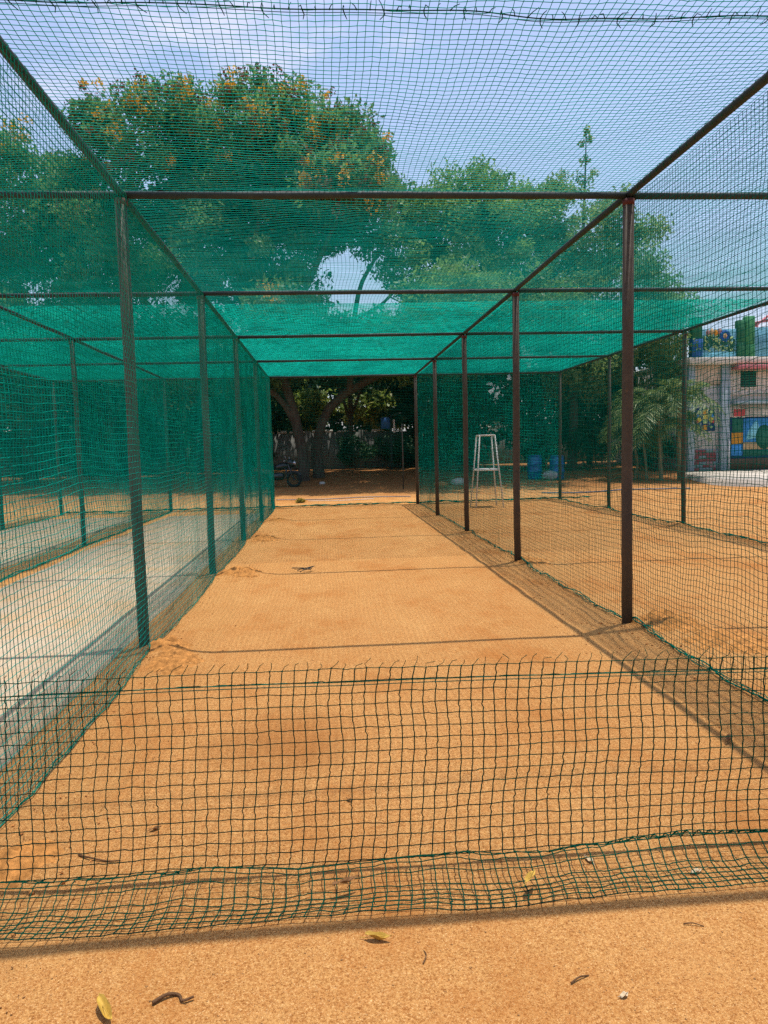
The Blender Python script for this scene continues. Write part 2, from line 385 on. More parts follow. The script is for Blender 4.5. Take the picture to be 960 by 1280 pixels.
# loose grit, clods
n_ = 7000
py = 1.5 + 5.0 * rng.random(n_) ** 1.5; px = (rng.random(n_) - 0.5) * 2 * (0.65 * py + 0.4) + 0.07 * py
rr = rng.uniform(0.0012, 0.0030, n_) * rng.choice([1, 1, 1, 1, 1.7], n_)
b = Big().octas(np.stack([px, py, gh(px, py) + 0.006 + rr * 0.1], -1), rr)
grit = b.build('grit', mk_plain('grit_stone', (0.50, 0.25, 0.085), 0.9, 0.45, 160)); tag(grit, 'fine loose grit scattered on the sandy soil', None, kind='stuff')
cl = Big(); cc = []; cr_ = []
for mx_, my_, a, s in MOUNDS:
    k = 70
    cx_ = mx_ + rng.normal(0, s * 1.1, k); cy2 = my_ + rng.normal(0, s * 1.2, k); cc.append(np.stack([cx_, cy2, gh(cx_, cy2) + .006], -1)); cr_.append(rng.uniform(.002, .006, k) * rng.choice([.7, 1, 1, 2.0], k))
k = 420; yy = rng.uniform(2.5, 18, k); xx = 2.25 + rng.normal(0, 0.13, k); cc.append(np.stack([xx, yy, gh(xx, yy) + .004], -1)); cr_.append(rng.uniform(.002, .008, k))
k = 260; yy = rng.uniform(2.5, 15, k); xx = -1.36 + rng.normal(0, 0.10, k); cc.append(np.stack([xx, yy, gh(xx, yy) + .004], -1)); cr_.append(rng.uniform(.002, .008, k))
cc = np.concatenate(cc); cr_ = np.concatenate(cr_)
cl.octas(cc, cr_); cl.v[-1] = cl.v[-1] + rng.normal(0, 1, cl.v[-1].shape) * np.repeat(cr_, 6)[:, None] * 0.28
o = cl.build('soil_clods', mk_plain('clod_earth', (0.50, 0.21, 0.058), .95, .25, 30), smooth=True); tag(o, 'loose crumbs of soil along the net edges and post feet', None, kind='stuff')

# rough heaps of dug earth at the post feet
for hi_, (mx_, my_, a, s_) in enumerate(MOUNDS[:9] + [(-1.2, 2.75, .05, .16)]):
    w_ = s_ * 1.25; q_ = np.linspace(-1, 1, 44); A_, B_ = np.meshgrid(q_, q_); Xh = mx_ + A_ * w_; Yh = my_ + B_ * w_ * 1.15
    rad = np.sqrt(A_ ** 2 + B_ ** 2) + 0.16 * wav(A_ * 3, B_ * 3 + hi_, 1.6, hi_)
    lump = np.abs(wav(Xh * 22, Yh * 22, 1.0, 2 + hi_)) * .5 + np.abs(wav(Xh * 55, Yh * 55, 1.0, 9 + hi_)) * .35 + rng.normal(0, .12, Xh.shape)
    Zh = gh(Xh, Yh) - .012 + (1 - sstep((rad - .35) / .6)) * (.012 + .030 * lump * min(1.4, a / .06))
    I = np.arange(44 * 44).reshape(44, 44)
    o = Big().add(np.stack([Xh, Yh, Zh], -1), np.stack([I[:-1, :-1], I[:-1, 1:], I[1:, 1:], I[1:, :-1]], -1)).build('soil_heap', M['heap'], smooth=True); tag(o, 'rough heap of loose earth ' + ('behind the foot of the nearest right post', 'along the right net wall before the nearest right post', 'at the foot of the nearest left post', 'on the pitch edge before the nearest left post', 'at the foot of the second left post', 'at the foot of the third left post', 'at the foot of the fourth left post', 'at the foot of the second right post', 'at the foot of the third right post', 'behind the left end of the front net')[hi_], None, kind='stuff')

# ------------------------------------------------------------------ the steel frame
frame = thing('net_frame', 'brown steel pipe frame of posts, rails and crossbars carrying the nets', 'frame', (0, 0, 0))
def jig(a): return a * (random.random() - 0.5)
def pipe(name, a, b, r, mat, sides=14, n=3, wob=0.004, parent=frame):
    a = np.array(a); b = np.array(b); t = np.linspace(0, 1, n)[:, None]
    p = a + (b - a) * t; p[1:-1] += rng.normal(0, wob, (n - 2, 3))
    return Big().tube(p, r, sides).build(name, mat, parent, smooth=True)
for ix, x in enumerate(ROWS):
    for iy, y in enumerate(FY):
        if iy == 0 and ix in (0, 4): continue
        rp = 0.044 if ix in (2, 3) else 0.04
        p = pipe('post', (x + jig(.02), y, -0.2), (x + jig(.015), y, H - 0.026), rp, M['rust'], 16, 4)
        cap_ = Big().tube([(x, y, H - 0.075), (x, y, H - 0.030)], rp + 0.004, 14).build('weld_collar', M['redpaint'], p, smooth=True)
for ix, x in enumerate(ROWS):
    yy = [0.2] + FY[1:]
    for k in range(len(yy) - 1):
        pipe('rail', (x + jig(.006), yy[k] + .002, H + 0.012), (x + jig(.006), yy[k + 1] - .002, H + 0.010), 0.027, M['steel'], 12)
for iy, y in enumerate(FY):
    for k in range(len(ROWS) - 1):
        pipe('crossbar', (ROWS[k] + 0.03, y, H + jig(.01)), (ROWS[k + 1] - 0.03, y, H + jig(.01)), 0.0275, M['steel'], 12, 5, 0.002)

# ------------------------------------------------------------------ nets
PITCH = 0.041
def net(name, label, P, L0, L1, V0, V1, r=0.0019, near=0.0, jit=0.0012, pu=PITCH, pv=PITCH, ku=6, kv=5, knots=False, mat='cord'):
    """P(u, v) -> xyz; strands along u and v; close to the viewer (u < near) every knot is a vertex of its own"""
    nu = max(3, int((L1 - L0) / pu)) + 1; nv = max(3, int((V1 - V0) / pv)) + 1
    u = np.linspace(L0, L1, nu); v = np.linspace(V0, V1, nv)
    Ug, Vg = np.meshgrid(u, v, indexing='ij'); G = P(Ug, Vg)
    G = G + rng.normal(0, jit, G.shape)
    b = Big(); k = int(np.searchsorted(u, near)); k = min(max(k, 0), nu - 1)
    if near <= 0: k = 0
    if k > 1:
        b.strands(np.swapaxes(G[:k + 1], 0, 1), r); b.strands(G[:k], r)
        if knots: b.octas(G[:k], r * 1.7)
    if k < nu - 2:
        iu = np.unique(np.r_[np.arange(k, nu - 1, ku), nu - 1]); iv = np.unique(np.r_[np.arange(0, nv - 1, kv), nv - 1])
        b.strands(np.swapaxes(G[iu], 0, 1), r); b.strands(G[k:][:, iv], r)
    return tag(b.build(name, M[mat]), label, 'net', 'green nets of the practice lanes')

def bay(u):            # 0 at a frame, 1 half way between two frames
    u = np.asarray(u); f = np.array([-1.0] + FY + [23.4]); i = np.clip(np.searchsorted(f, u) - 1, 0, len(f) - 2)
    t = (u - f[i]) / (f[i + 1] - f[i]); return np.sin(np.pi * np.clip(t, 0, 1))
def wall_fn(x, side, bulge, sag=0.03, seed=0):
    def P(u, v):       # u along y, v height
        low = np.clip(1 - v / H, 0, 1)
        dx = side * (0.045 + bulge * low ** 2 * (0.35 + 0.65 * bay(u)) + 0.03 * wav(u, v, 1.6, seed) * np.sin(np.pi * np.clip(v / H, 0, 1)))
        z = v - sag * bay(u) * np.clip(v / H, 0, 1) ** 3 + 0.035 * wav(u * 1.6, v * .6, 1.5, seed + 4) * np.sin(np.pi * np.clip(v / H, 0, 1))
        y = u + 0.03 * wav(u, v, 1.9, seed + 8)
        xx = x + dx
        return np.stack([xx, y, np.maximum(z, gh(xx, y) + 0.012)], -1)
    return P
net('side_net', 'green net wall along the left side of the clay pitch', wall_fn(ROWS[2], 1, 0.05, 0.03, 3), 2.2, 19.9, 0.0, H, near=6.1, jit=0.0014, knots=True)
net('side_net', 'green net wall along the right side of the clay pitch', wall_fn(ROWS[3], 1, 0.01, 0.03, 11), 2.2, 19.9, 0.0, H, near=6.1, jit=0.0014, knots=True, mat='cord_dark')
net('side_net', 'green net wall between the two concrete lanes', wall_fn(ROWS[1], 1, 0.05, 0.05, 17), 5.0, 19.9, 0.0, H, near=0, kv=8, r=0.0021)
net('side_net', 'outermost green net wall on the far left', wall_fn(ROWS[0], 1, 0.05, 0.05, 21), 8.0, 19.9, 0.0, H, near=0, kv=8, r=0.0021)
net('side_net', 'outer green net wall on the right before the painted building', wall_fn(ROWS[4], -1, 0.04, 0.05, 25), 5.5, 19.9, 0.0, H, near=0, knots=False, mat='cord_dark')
def roof_fn(x0, x1, z=H + 0.03, sag=0.05, seed=0, amp=1.0):
    def P(u, v):       # u along y, v across
        t = np.clip((v - x0) / (x1 - x0), 0, 1)
        zz = z - sag * np.sin(np.pi * t) * (0.55 + 0.45 * bay(u)) - 0.0 + amp * 0.018 * wav(u, v, 1.7, seed) * np.sin(np.pi * t)
        zz = np.maximum(zz, z - 0.002 - 0.2 * bay(u))
        return np.stack([v + 0.03 * wav(u, v, 1.2, seed + 3), u + amp * 0.05 * wav(u, v, 1.1, seed + 6), zz], -1)
    return P
net('roof_net', 'green net roof over the clay pitch', roof_fn(ROWS[2], ROWS[3], seed=2), 2.5, 19.9, ROWS[2], ROWS[3], near=7.0, jit=0.0012, knots=True, kv=6, r=0.0019, mat='cord_roof')
net('roof_net', 'green net roof over the right lane', roof_fn(ROWS[3], ROWS[4], seed=8), 3.2, 19.9, ROWS[3] + .02, ROWS[4], near=0, kv=6, ku=4, r=0.0019, mat='cord_roof')
net('roof_net', 'green net roof over the near left concrete lane', roof_fn(ROWS[1], ROWS[2], seed=14), 4.0, 19.9, ROWS[1], ROWS[2] - .02, near=0, kv=6, r=0.0019)
net('roof_net', 'green net roof over the farthest left lane', roof_fn(ROWS[0], ROWS[1], seed=20), 7.0, 19.9, ROWS[0], ROWS[1] - .02, near=0, kv=6, r=0.0019)
net('overlay_net', 'second layer of green net spread over the rear of the roof', roof_fn(ROWS[0], ROWS[4], H + 0.06, 0.0, 27, 0.3), 10.35, 19.95, ROWS[0], ROWS[4], near=0, kv=22, ku=10, pu=0.034, pv=0.040, r=0.0021, mat='cord_bright')
def back_fn(y, sag=0.03, seed=0):
    def P(u, v):       # u along x, v height
        yy = y + 0.04 * wav(u, v, 1.5, seed) * np.sin(np.pi * np.clip(v / H, 0, 1)) + 0.1 * np.clip(1 - v / .4, 0, 1)
        z = v + 0.03 * wav(u, v, 2.0, seed + 5) * np.sin(np.pi * np.clip(v / H, 0, 1))
        return np.stack([u, yy, np.maximum(z, gh(u, yy) + .012)], -1)
    return P
net('back_net', 'green net closing the far end of the clay pitch', back_fn(19.93, seed=5), ROWS[2], ROWS[3], 0, H, near=0, kv=8, r=0.0013, mat='cord_dark')
net('back_net', 'green net closing the far end of the right lane', back_fn(19.93, seed=9), ROWS[3], ROWS[4], 0, H, near=0, kv=14, r=0.0024, mat='cord_bright')
net('back_net', 'green net closing the far end of the near left lane', back_fn(19.93, seed=13), ROWS[1], ROWS[2], 0, H, near=0, kv=14, r=0.0024, mat='cord_bright')
net('back_net', 'green net closing the far end of the farthest left lane', back_fn(19.93, seed=16), ROWS[0], ROWS[1], 0, H, near=0, kv=14, r=0.0024, mat='cord_bright')
net('back_net', 'green net doubled over part of the near left lane end', back_fn(19.99, seed=19), -3.35, ROWS[2], 0.25, H, near=0, kv=8, r=0.0022, pv=0.03, mat='cord_bright')

# hems: bunched rope along the feet of the nets and lacing along the rails
def hem(path, label, r=0.010, n=3, spread=0.02):
    path = np.asarray(path, float); b = Big()
    for k in range(n):
        p = path + np.stack([spread * wav(path[:, 0] * 9 + path[:, 1] * 9, 0 * path[:, 0] + k, 1.0, 5 * k), spread * wav(path[:, 0] * 8 + path[:, 1] * 8, 0 * path[:, 0] + k, 1.0, 5 * k + 2), 0.35 * spread * (1 + wav(path[:, 0] * 7 + path[:, 1] * 7, 0 * path[:, 0] + k, 1.3, 5 * k + 1))], -1)
        b.tube(p, r * (0.55 if k else 1), 5)
    return tag(b.build('hem_rope', M['rope']), label, 'rope', 'green ropes edging the nets')
def wall_hem(x, side, bulge, seed, y0, label, **kw):
    y = np.arange(y0, 19.9, 0.09); p = wall_fn(x, side, bulge, .03, seed)(y, 0 * y); p[:, 2] = gh(p[:, 0], p[:, 1]) + 0.012
    return hem(p, label, **kw)
wall_hem(ROWS[2], 1, 0.05, 3, 0.8, 'green hem rope at the foot of the left net wall of the pitch', r=0.003, n=2)
wall_hem(ROWS[3], 1, 0.01, 11, 0.8, 'bunched green hem at the foot of the right net wall of the pitch', r=0.005, n=4, spread=0.035)
wall_hem(ROWS[1], 1, 0.05, 17, 5.0, 'green hem between the two concrete lanes', r=0.008, n=3, spread=0.04)
wall_hem(ROWS[0], 1, 0.05, 21, 8.0, 'green hem of the outermost left net wall', r=0.008, n=2)
wall_hem(ROWS[4], -1, 0.04, 25, 5.5, 'green hem of the outer right net wall', r=0.009, n=3, spread=0.035)
for a, c, s, lab in ((ROWS[2], ROWS[3], 5, 'green hem across the far end of the clay pitch'), (ROWS[3], ROWS[4] + .9, 9, 'green hem across the far end of the right lane, trailing past its corner'), (ROWS[0], ROWS[2], 13, 'green hem across the far end of the concrete lanes')):
    x = np.arange(a, c, 0.08); p = np.stack([x, 19.98 + 0.06 * wav(x, 0 * x, 2.0, s), gh(x, 0 * x + 20) + 0.02], -1); hem(p, lab, r=0.014, n=4, spread=0.06)

# lacing rope across the roof of the pitch lane, with knotted loose ends
lx = np.arange(ROWS[2], ROWS[3] + .01, 0.03)
lp = np.stack([lx, 3.43 + 0.02 * wav(lx, 0 * lx, 3, 4), H + 0.012 + 0.012 * wav(lx, 0 * lx, 3, 8) - 0.03 * np.sin(np.pi * (lx - ROWS[2]) / 3.95)], -1)
b = Big(); b.tube(lp, 0.0027, 6); b.tube(lp + np.array([0, 0.045, 0.012]) , 0.0017, 5)
for k in range(0, len(lx), 2):
    p = lp[k]; d = rng.normal(0, 1, 3) * np.array([.02, .025, .012]); L_ = random.uniform(.02, .055)
    b.tube([p, p + np.array([d[0] * .4, -L_ * .5, .008]), p + np.array([d[0], -L_, d[2] - .004])], [.0026, .0022, .0016], 5)
    b.octas(p, .0055)
    if k % 6 == 0: b.tube([p, p + np.array([.008, .03, -.004]), p + np.array([.016 + d[0], .075, .0])], [.003, .0026, .0018], 5)
tag(b.build('lacing_rope', M['cord_front']), 'dark green lacing with knotted loose ends across the roof net overhead', 'rope')
# spiral lacing that ties the roof net to the rails
for ix, (x, lab) in enumerate(((ROWS[2], 'thin green lacing wound round the left rail of the pitch'), (ROWS[3], 'thin green lacing wound round the right rail of the pitch'))):
    t = np.arange(0, 17.2, 0.022); y = 2.6 + t; th = t * 2 * np.pi / 0.11
    Big().tube(np.stack([x + 0.031 * np.cos(th), y, H + .012 + 0.031 * np.sin(th)], -1), 0.0022, 4).build('lacing_rope', M['rope'])
    tag(bpy.data.objects['lacing_rope.%03d' % (ix + 1)], lab, 'rope')

# low front net: hangs from two strained wires and spreads on the ground towards the viewer
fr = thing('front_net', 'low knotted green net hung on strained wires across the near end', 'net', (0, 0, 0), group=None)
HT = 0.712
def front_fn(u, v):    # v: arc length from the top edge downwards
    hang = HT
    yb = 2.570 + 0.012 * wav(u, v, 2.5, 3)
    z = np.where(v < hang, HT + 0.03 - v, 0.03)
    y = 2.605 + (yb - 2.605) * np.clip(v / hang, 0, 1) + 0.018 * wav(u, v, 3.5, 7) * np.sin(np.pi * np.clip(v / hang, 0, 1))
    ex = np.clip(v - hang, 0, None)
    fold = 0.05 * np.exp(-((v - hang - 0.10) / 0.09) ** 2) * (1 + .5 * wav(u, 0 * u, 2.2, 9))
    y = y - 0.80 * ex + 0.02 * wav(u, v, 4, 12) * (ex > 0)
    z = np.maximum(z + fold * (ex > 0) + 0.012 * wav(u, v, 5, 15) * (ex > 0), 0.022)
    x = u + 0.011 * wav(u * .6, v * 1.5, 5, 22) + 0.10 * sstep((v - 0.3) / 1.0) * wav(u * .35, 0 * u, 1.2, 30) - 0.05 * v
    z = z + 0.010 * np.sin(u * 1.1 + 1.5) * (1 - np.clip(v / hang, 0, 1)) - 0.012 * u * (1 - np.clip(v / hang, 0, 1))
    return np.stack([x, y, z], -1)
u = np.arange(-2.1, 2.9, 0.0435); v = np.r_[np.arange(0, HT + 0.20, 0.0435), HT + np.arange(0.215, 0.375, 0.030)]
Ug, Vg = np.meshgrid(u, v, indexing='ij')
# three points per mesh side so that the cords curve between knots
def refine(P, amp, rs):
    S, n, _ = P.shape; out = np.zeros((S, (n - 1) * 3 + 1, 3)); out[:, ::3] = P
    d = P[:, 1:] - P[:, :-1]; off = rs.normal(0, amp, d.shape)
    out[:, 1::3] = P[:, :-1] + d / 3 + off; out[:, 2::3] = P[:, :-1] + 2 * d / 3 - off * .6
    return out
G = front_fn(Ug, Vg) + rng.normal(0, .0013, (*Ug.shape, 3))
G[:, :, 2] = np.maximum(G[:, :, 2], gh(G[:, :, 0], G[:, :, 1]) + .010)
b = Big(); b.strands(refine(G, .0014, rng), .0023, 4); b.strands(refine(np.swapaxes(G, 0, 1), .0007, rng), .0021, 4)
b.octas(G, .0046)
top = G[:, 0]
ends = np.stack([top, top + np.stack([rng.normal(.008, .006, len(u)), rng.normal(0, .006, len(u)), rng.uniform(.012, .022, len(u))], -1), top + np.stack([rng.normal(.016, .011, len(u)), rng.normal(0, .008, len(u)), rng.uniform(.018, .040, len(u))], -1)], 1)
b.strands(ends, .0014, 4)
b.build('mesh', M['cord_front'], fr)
wx = np.arange(-2.1, 2.95, .05)
for dz, r in ((-.046, .0022), (-.058, .0018)):
    w = front_fn(wx, 0 * wx - dz); w[:, 2] += 0.002 * wav(wx, 0 * wx, 3, 2)
    Big().tube(w, r, 5).build('wire', M['rope'], fr, smooth=True)

# ------------------------------------------------------------------ trees
def leaves(centers, radii, per, size, flat=0.75, asp=0.45, shell=0.5):
    """diamond leaves spread through clumps"""
    k = len(centers); n = k * per
    d = rng.normal(size=(n, 3)); d /= np.linalg.norm(d, axis=1, keepdims=True)
    rad = rng.random(n) ** shell
    c = np.repeat(centers, per, 0) + d * (rad * np.repeat(radii, per))[:, None] * np.array([1, 1, flat])
    a = rng.normal(size=(n, 3)) + d * 0.7; a[:, 2] -= 0.25; a /= np.linalg.norm(a, axis=1, keepdims=True)
    w = np.cross(a, rng.normal(size=(n, 3)) * 0.8 + np.array([0, 0, 1.0])); w /= np.linalg.norm(w, axis=1, keepdims=True) + 1e-9
    s = size * rng.uniform(0.6, 1.35, n)[:, None]
    V = np.stack([c - a * s * .5, c + w * s * asp * .5 + a * s * .08, c + a * s * .5, c - w * s * asp * .5 + a * s * .08], 1)
    q = np.arange(n * 4).reshape(n, 4)
    return V, q
def clumps(lobes, spacing=1.0):
    cs = []; rs = []
    for (x, y, z, rx, ry, rz, k) in lobes:
        d = rng.normal(size=(k, 3)); d /= np.linalg.norm(d, axis=1, keepdims=True)
        rad = rng.random(k) ** 0.33
        cs.append(np.array([x, y, z]) + d * rad[:, None] * np.array([rx, ry, rz])); rs.append(rng.uniform(.55, 1.15, k))
    return np.concatenate(cs), np.concatenate(rs)
def curve(p, n=12):
    p = np.asarray(p, float); t = np.linspace(0, len(p) - 1, n); out = []
    for s in t:
        i = min(int(s), len(p) - 2); f = s - i
        p0 = p[max(i - 1, 0)]; p1 = p[i]; p2 = p[i + 1]; p3 = p[min(i + 2, len(p) - 1)]
        out.append(0.5 * ((2 * p1) + (-p0 + p2) * f + (2 * p0 - 5 * p1 + 4 * p2 - p3) * f * f + (-p0 + 3 * p1 - 3 * p2 + p3) * f ** 3))
    return np.array(out)
def tree(label, base, trunk, limbs, lobes, leaf, per, size, group, cl_r=1.0, flowers=0, name='tree', pods=0, hole=None, bark='bark', branch_n=40, flat=.75, tufts=()):
    """trunk/limbs: lists of (x, y, z, r); absolute coordinates"""
    bz = float(gh(base[0], base[1])); t = thing(name, label, 'tree', (base[0], base[1], bz), 0, group)
    org = np.array([base[0], base[1], bz])
    def wood(path, nm, n=14, sides=10):
        c = curve(path, n); c[1:-1, :3] += rng.normal(0, .03, (len(c) - 2, 3)) * np.minimum(1, c[1:-1, 3:4] * 5)
        return Big().tube(c[:, :3] - org, np.maximum(c[:, 3], .012), sides).build(nm, M[bark], t, smooth=True)
    wood(trunk, 'trunk', 16, 12)
    for l in limbs: wood(l, 'limb')
    c, r = clumps(lobes); r = r * cl_r
    if hole is not None:
        keep = ~hole(c); c = c[keep]; r = r[keep]
    # thin branches from the limbs to the clumps
    ends = np.array([p for l in (limbs or [trunk]) for p in curve(l, 10)[3:]])
    tw = Big()
    for i in rng.choice(len(c), min(branch_n, len(c)), replace=False):
        k = np.argmin(np.linalg.norm(ends[:, :3] - c[i], axis=1)); s = ends[k, :3]; mid = (s + c[i]) / 2 + rng.normal(0, .25, 3)
        rr0 = min(.07, max(.02, ends[k, 3] * .6)); cv = curve(np.array([s, mid, c[i]]), 6)
        tw.tube(cv - org, np.linspace(rr0, .012, 6), 5, cap=False)
    if tw.n: tag(tw.build('branches', M[bark], t, smooth=True), kind='stuff')
    cb = Big(); V, q = leaves(c - org, r, per, size, flat); cb.add(V, q)
    for tx, ty, tz, tr in tufts: V, q = leaves(np.array([[tx, ty, tz]]) - org, np.array([tr]), int(20 + 130 * tr), size * .9, 1.1); cb.add(V, q)
    cb.build('crown', M[leaf], t)
    def sprinkle(nm, mat, count, frac_top):
        ctr = c.mean(0); d = c - ctr
        score = d[:, 2] * 0.9 - d[:, 1] + rng.normal(0, 1.6, len(c))
        idx = np.argsort(-score)[:count]
        cc_ = c[idx] - org + np.array([0, -.3, .08]) * r[idx][:, None]
        V, q = leaves(np.repeat(cc_, 3, 0) + rng.normal(0, .35, (len(cc_) * 3, 3)), np.repeat(r[idx], 3) * .34, 34, .11, .9, .8)
        tag(Big().add(V, q).build(nm, M[mat], t), kind='stuff')
    if flowers: sprinkle('blossoms', 'flower', flowers, .5)
    if pods: sprinkle('seed_pods', 'pod', pods, .5)
    return t
GT = 'trees behind the practice lanes'
def gap(c):            # open air between the two crowns low down
    return ((np.abs(c[:, 0] - 1.55) < 1.5) & (c[:, 2] < 9.8) & (c[:, 2] > 6.3) & (c[:, 1] > 0))
tree('big dark tree with orange-yellow blossom rising behind the left half', (-.95, 31.5),
     [(-.95, 31.5, -.2, .32), (-1.0, 31.5, .9, .24), (-1.3, 31.6, 3.0, .21), (-1.9, 31.8, 5.0, .20), (-3.3, 32.2, 8, .20), (-3.4, 32.4, 12, .09)],
     [[(-1.2, 31.6, 2.5, .14), (-2.2, 31.4, 4.0, .13), (-6.0, 31.2, 6.5, .12), (-8.5, 31.3, 9.5, .06)],
      [(-1.9, 31.8, 4.7, .15), (-1.2, 32, 7.2, .15), (.4, 32, 10.5, .10), (1.8, 32, 13, .05)],
      [(-3.2, 32.1, 7, .18), (-5.5, 33, 10, .12), (-7, 33, 13.5, .05)],
      [(-3.3, 32.3, 8.5, .16), (-2.3, 31, 11.5, .10), (-2.0, 30.6, 14.5, .05)]],
     [(-3.4, 33.5, 14.1, 3.3, 5.0, 3.0, 88), (1.2, 33, 13.6, 1.8, 4, 1.8, 30), (-.9, 33, 14.9, 1.9, 3.4, 1.5, 28), (-5.2, 33, 15.0, 1.5, 3.2, 1.4, 20), (1.2, 33, 14.6, 1.2, 2.6, 1.0, 12), (1.0, 27.4, 11.2, 1.9, 2.4, .9, 22), (-1.4, 33, 12.4, 2.2, 4.5, 2.2, 44), (-9.8, 33, 12.0, 1.6, 3.2, 1.8, 26), (-5.2, 33, 12.0, 2.4, 4.5, 2.2, 44), (-.6, 27.6, 6.6, 2.6, 2.2, .7, 26), (2.6, 27.8, 6.0, 2.2, 2.2, .5, 26), (-.5, 30.5, 5.9, 2.8, 3.2, .8, 34), (-4.5, 30, 5.2, 3.2, 3.0, .9, 36), (-7.2, 33.2, 13.6, 2.9, 4.8, 2.9, 70), (.0, 33.3, 13.2, 2.9, 4.8, 2.9, 66), (2.2, 33.2, 12.1, 1.6, 4.0, 1.9, 30),
      (-9.4, 33.0, 10.2, 2.9, 4.8, 2.6, 54), (-5.5, 33.2, 9.4, 3.4, 5.4, 2.3, 70), (-1.9, 33.2, 9.4, 2.2, 5.2, 2.0, 44), (-10, 33, 6.2, 2.8, 4.6, 1.9, 44), (-6, 33, 5.8, 2.8, 5.0, 1.6, 44), (-2.6, 33.4, 5.4, 1.9, 4.6, 1.2, 30), (-8.9, 31.4, 14.6, .9, 1.2, .9, 8)],
     'leafA', 225, .235, GT, 1.0, flowers=54, pods=60, hole=gap)
tree('light green tree on a trunk leaning right behind the far opening', (-.45, 32.6),
     [(-.40, 32.6, -.2, .34), (-.37, 32.6, .8, .24), (-.30, 32.6, 2.2, .21), (.4, 32.6, 3.6, .20), (2.4, 32.7, 4.8, .18), (4.2, 32.9, 5.6, .19), (5.2, 33, 8, .12), (5.6, 33, 11, .06)],
     [[(1.1, 32.6, 4.0, .15), (1.3, 32.6, 6.0, .13), (1.7, 32.6, 8.6, .10), (2.9, 32.5, 10.4, .05)],
      [(1.4, 32.6, 7.2, .09), (2.6, 32.6, 7.8, .07), (3.6, 32.6, 8.8, .05)],
      [(4.0, 32.9, 5.5, .14), (6.5, 33, 7.5, .09), (8.2, 33.2, 9.5, .04)],
      [(4.9, 33, 7, .12), (4.3, 32.5, 9.5, .07), (4.2, 32.3, 11.6, .03)]],
     [(6.6, 33, 10.4, 2.3, 4.2, 2.3, 54), (4.5, 32.8, 10.0, 2.0, 4.0, 1.9, 42), (8.5, 33, 9.9, 1.9, 4.0, 1.9, 38), (6.4, 32.0, 7.8, 2.9, 5.6, 1.7, 66), (5.4, 32.0, 5.9, 2.8, 5.2, 1.3, 54), (8.6, 31.5, 6.6, 2.2, 4.6, 1.6, 40), (6.6, 33, 12.5, 1.7, 2.8, 1.3, 26), (4.6, 32.8, 11.7, 1.4, 2.4, 1.1, 16), (8.9, 33, 11.7, 1.3, 2.4, 1.1, 16), (2.6, 32.5, 5.6, 2.4, 5.2, .55, 40), (4.8, 29.5, 5.2, 2.6, 2.8, .7, 30), (4.6, 26.2, 7.0, 1.6, 2.0, .8, 22), (7.4, 27.5, 6.4, 2.4, 2.4, .9, 30)],
     'leafB', 215, .20, GT, .9, hole=gap)
tree('slim airy tree with a single tall leader behind the right lane', (10.9, 32.0),
     [(10.9, 32, -.2, .24), (11.0, 32, 2.5, .20), (11.1, 32, 6, .15), (11.4, 32, 10, .09), (11.55, 32, 13, .04), (11.6, 32, 15.0, .015)],
     [[(11.0, 32, 4.0, .12), (12.6, 31.8, 6, .08), (14.6, 31.8, 8, .04)], [(11.1, 32, 6.0, .11), (9.6, 32, 8, .07), (8.9, 32, 10.4, .03)],
      [(11.3, 32, 8.0, .09), (12.6, 32, 9.7, .06), (13.8, 32, 10.8, .03)], [(11.3, 32, 9.0, .07), (10.4, 32, 11, .05), (10.2, 32, 12.4, .02)]],
     [(11.2, 32, 9.6, 2.1, 3.4, 2.0, 46), (13.3, 32, 8.6, 2.0, 3.4, 1.7, 40), (14.9, 31.8, 7.3, 1.3, 2.6, 1.1, 20), (12.4, 31.6, 6.2, 2.4, 3.6, 1.5, 48), (9.8, 32, 7.7, 1.7, 3.4, 1.7, 32), (10.2, 32, 12.0, .8, .8, .8, 8), (12.6, 32, 11.5, .8, 1.0, .9, 9), (10.0, 32, 11.2, 1.1, 1.6, 1.2, 12), (13.6, 32, 10.4, 1.0, 1.6, .9, 10), (15.2, 31.8, 4.9, 1.2, 2.2, 1.2, 16), (11.0, 31.6, 4.6, 2.2, 3.6, 1.0, 34)],
     'leafC', 200, .195, GT, .78, tufts=[(11.5, 32, 12.6, .45), (11.2, 32, 13.0, .3), (11.9, 32, 13.2, .28), (11.55, 32, 13.7, .25), (11.4, 32, 14.4, .16), (11.75, 32, 14.6, .2), (11.6, 32, 14.95, .2), (9.2, 32, 11.6, .3), (13.6, 32, 11.2, .3), (10.6, 32, 13.1, .25)])
tree('dense dark tree at the far left edge', (-12.8, 33),
     [(-12.8, 33, -.2, .32), (-12.9, 33, 3, .26), (-13, 33, 7, .18), (-13, 33, 11, .06)],
     [[(-12.9, 33, 3.5, .16), (-11.5, 32.5, 6, .1), (-10.6, 32.2, 8, .05)], [(-13, 33, 6, .14), (-15, 33, 8.5, .08), (-16, 33, 10.5, .03)]],
     [(-13.0, 33, 12.0, 3.0, 4.4, 2.8, 74), (-10.6, 32.6, 10.6, 1.8, 3, 1.8, 26), (-15.5, 33, 8.6, 3.2, 4.4, 2.8, 56), (-12, 32.6, 6.8, 2.6, 4.4, 1.9, 46), (-14.5, 32.5, 4.5, 3.2, 4.4, 1.8, 46)],
     'leafA', 190, .26, GT, .95, flowers=8)
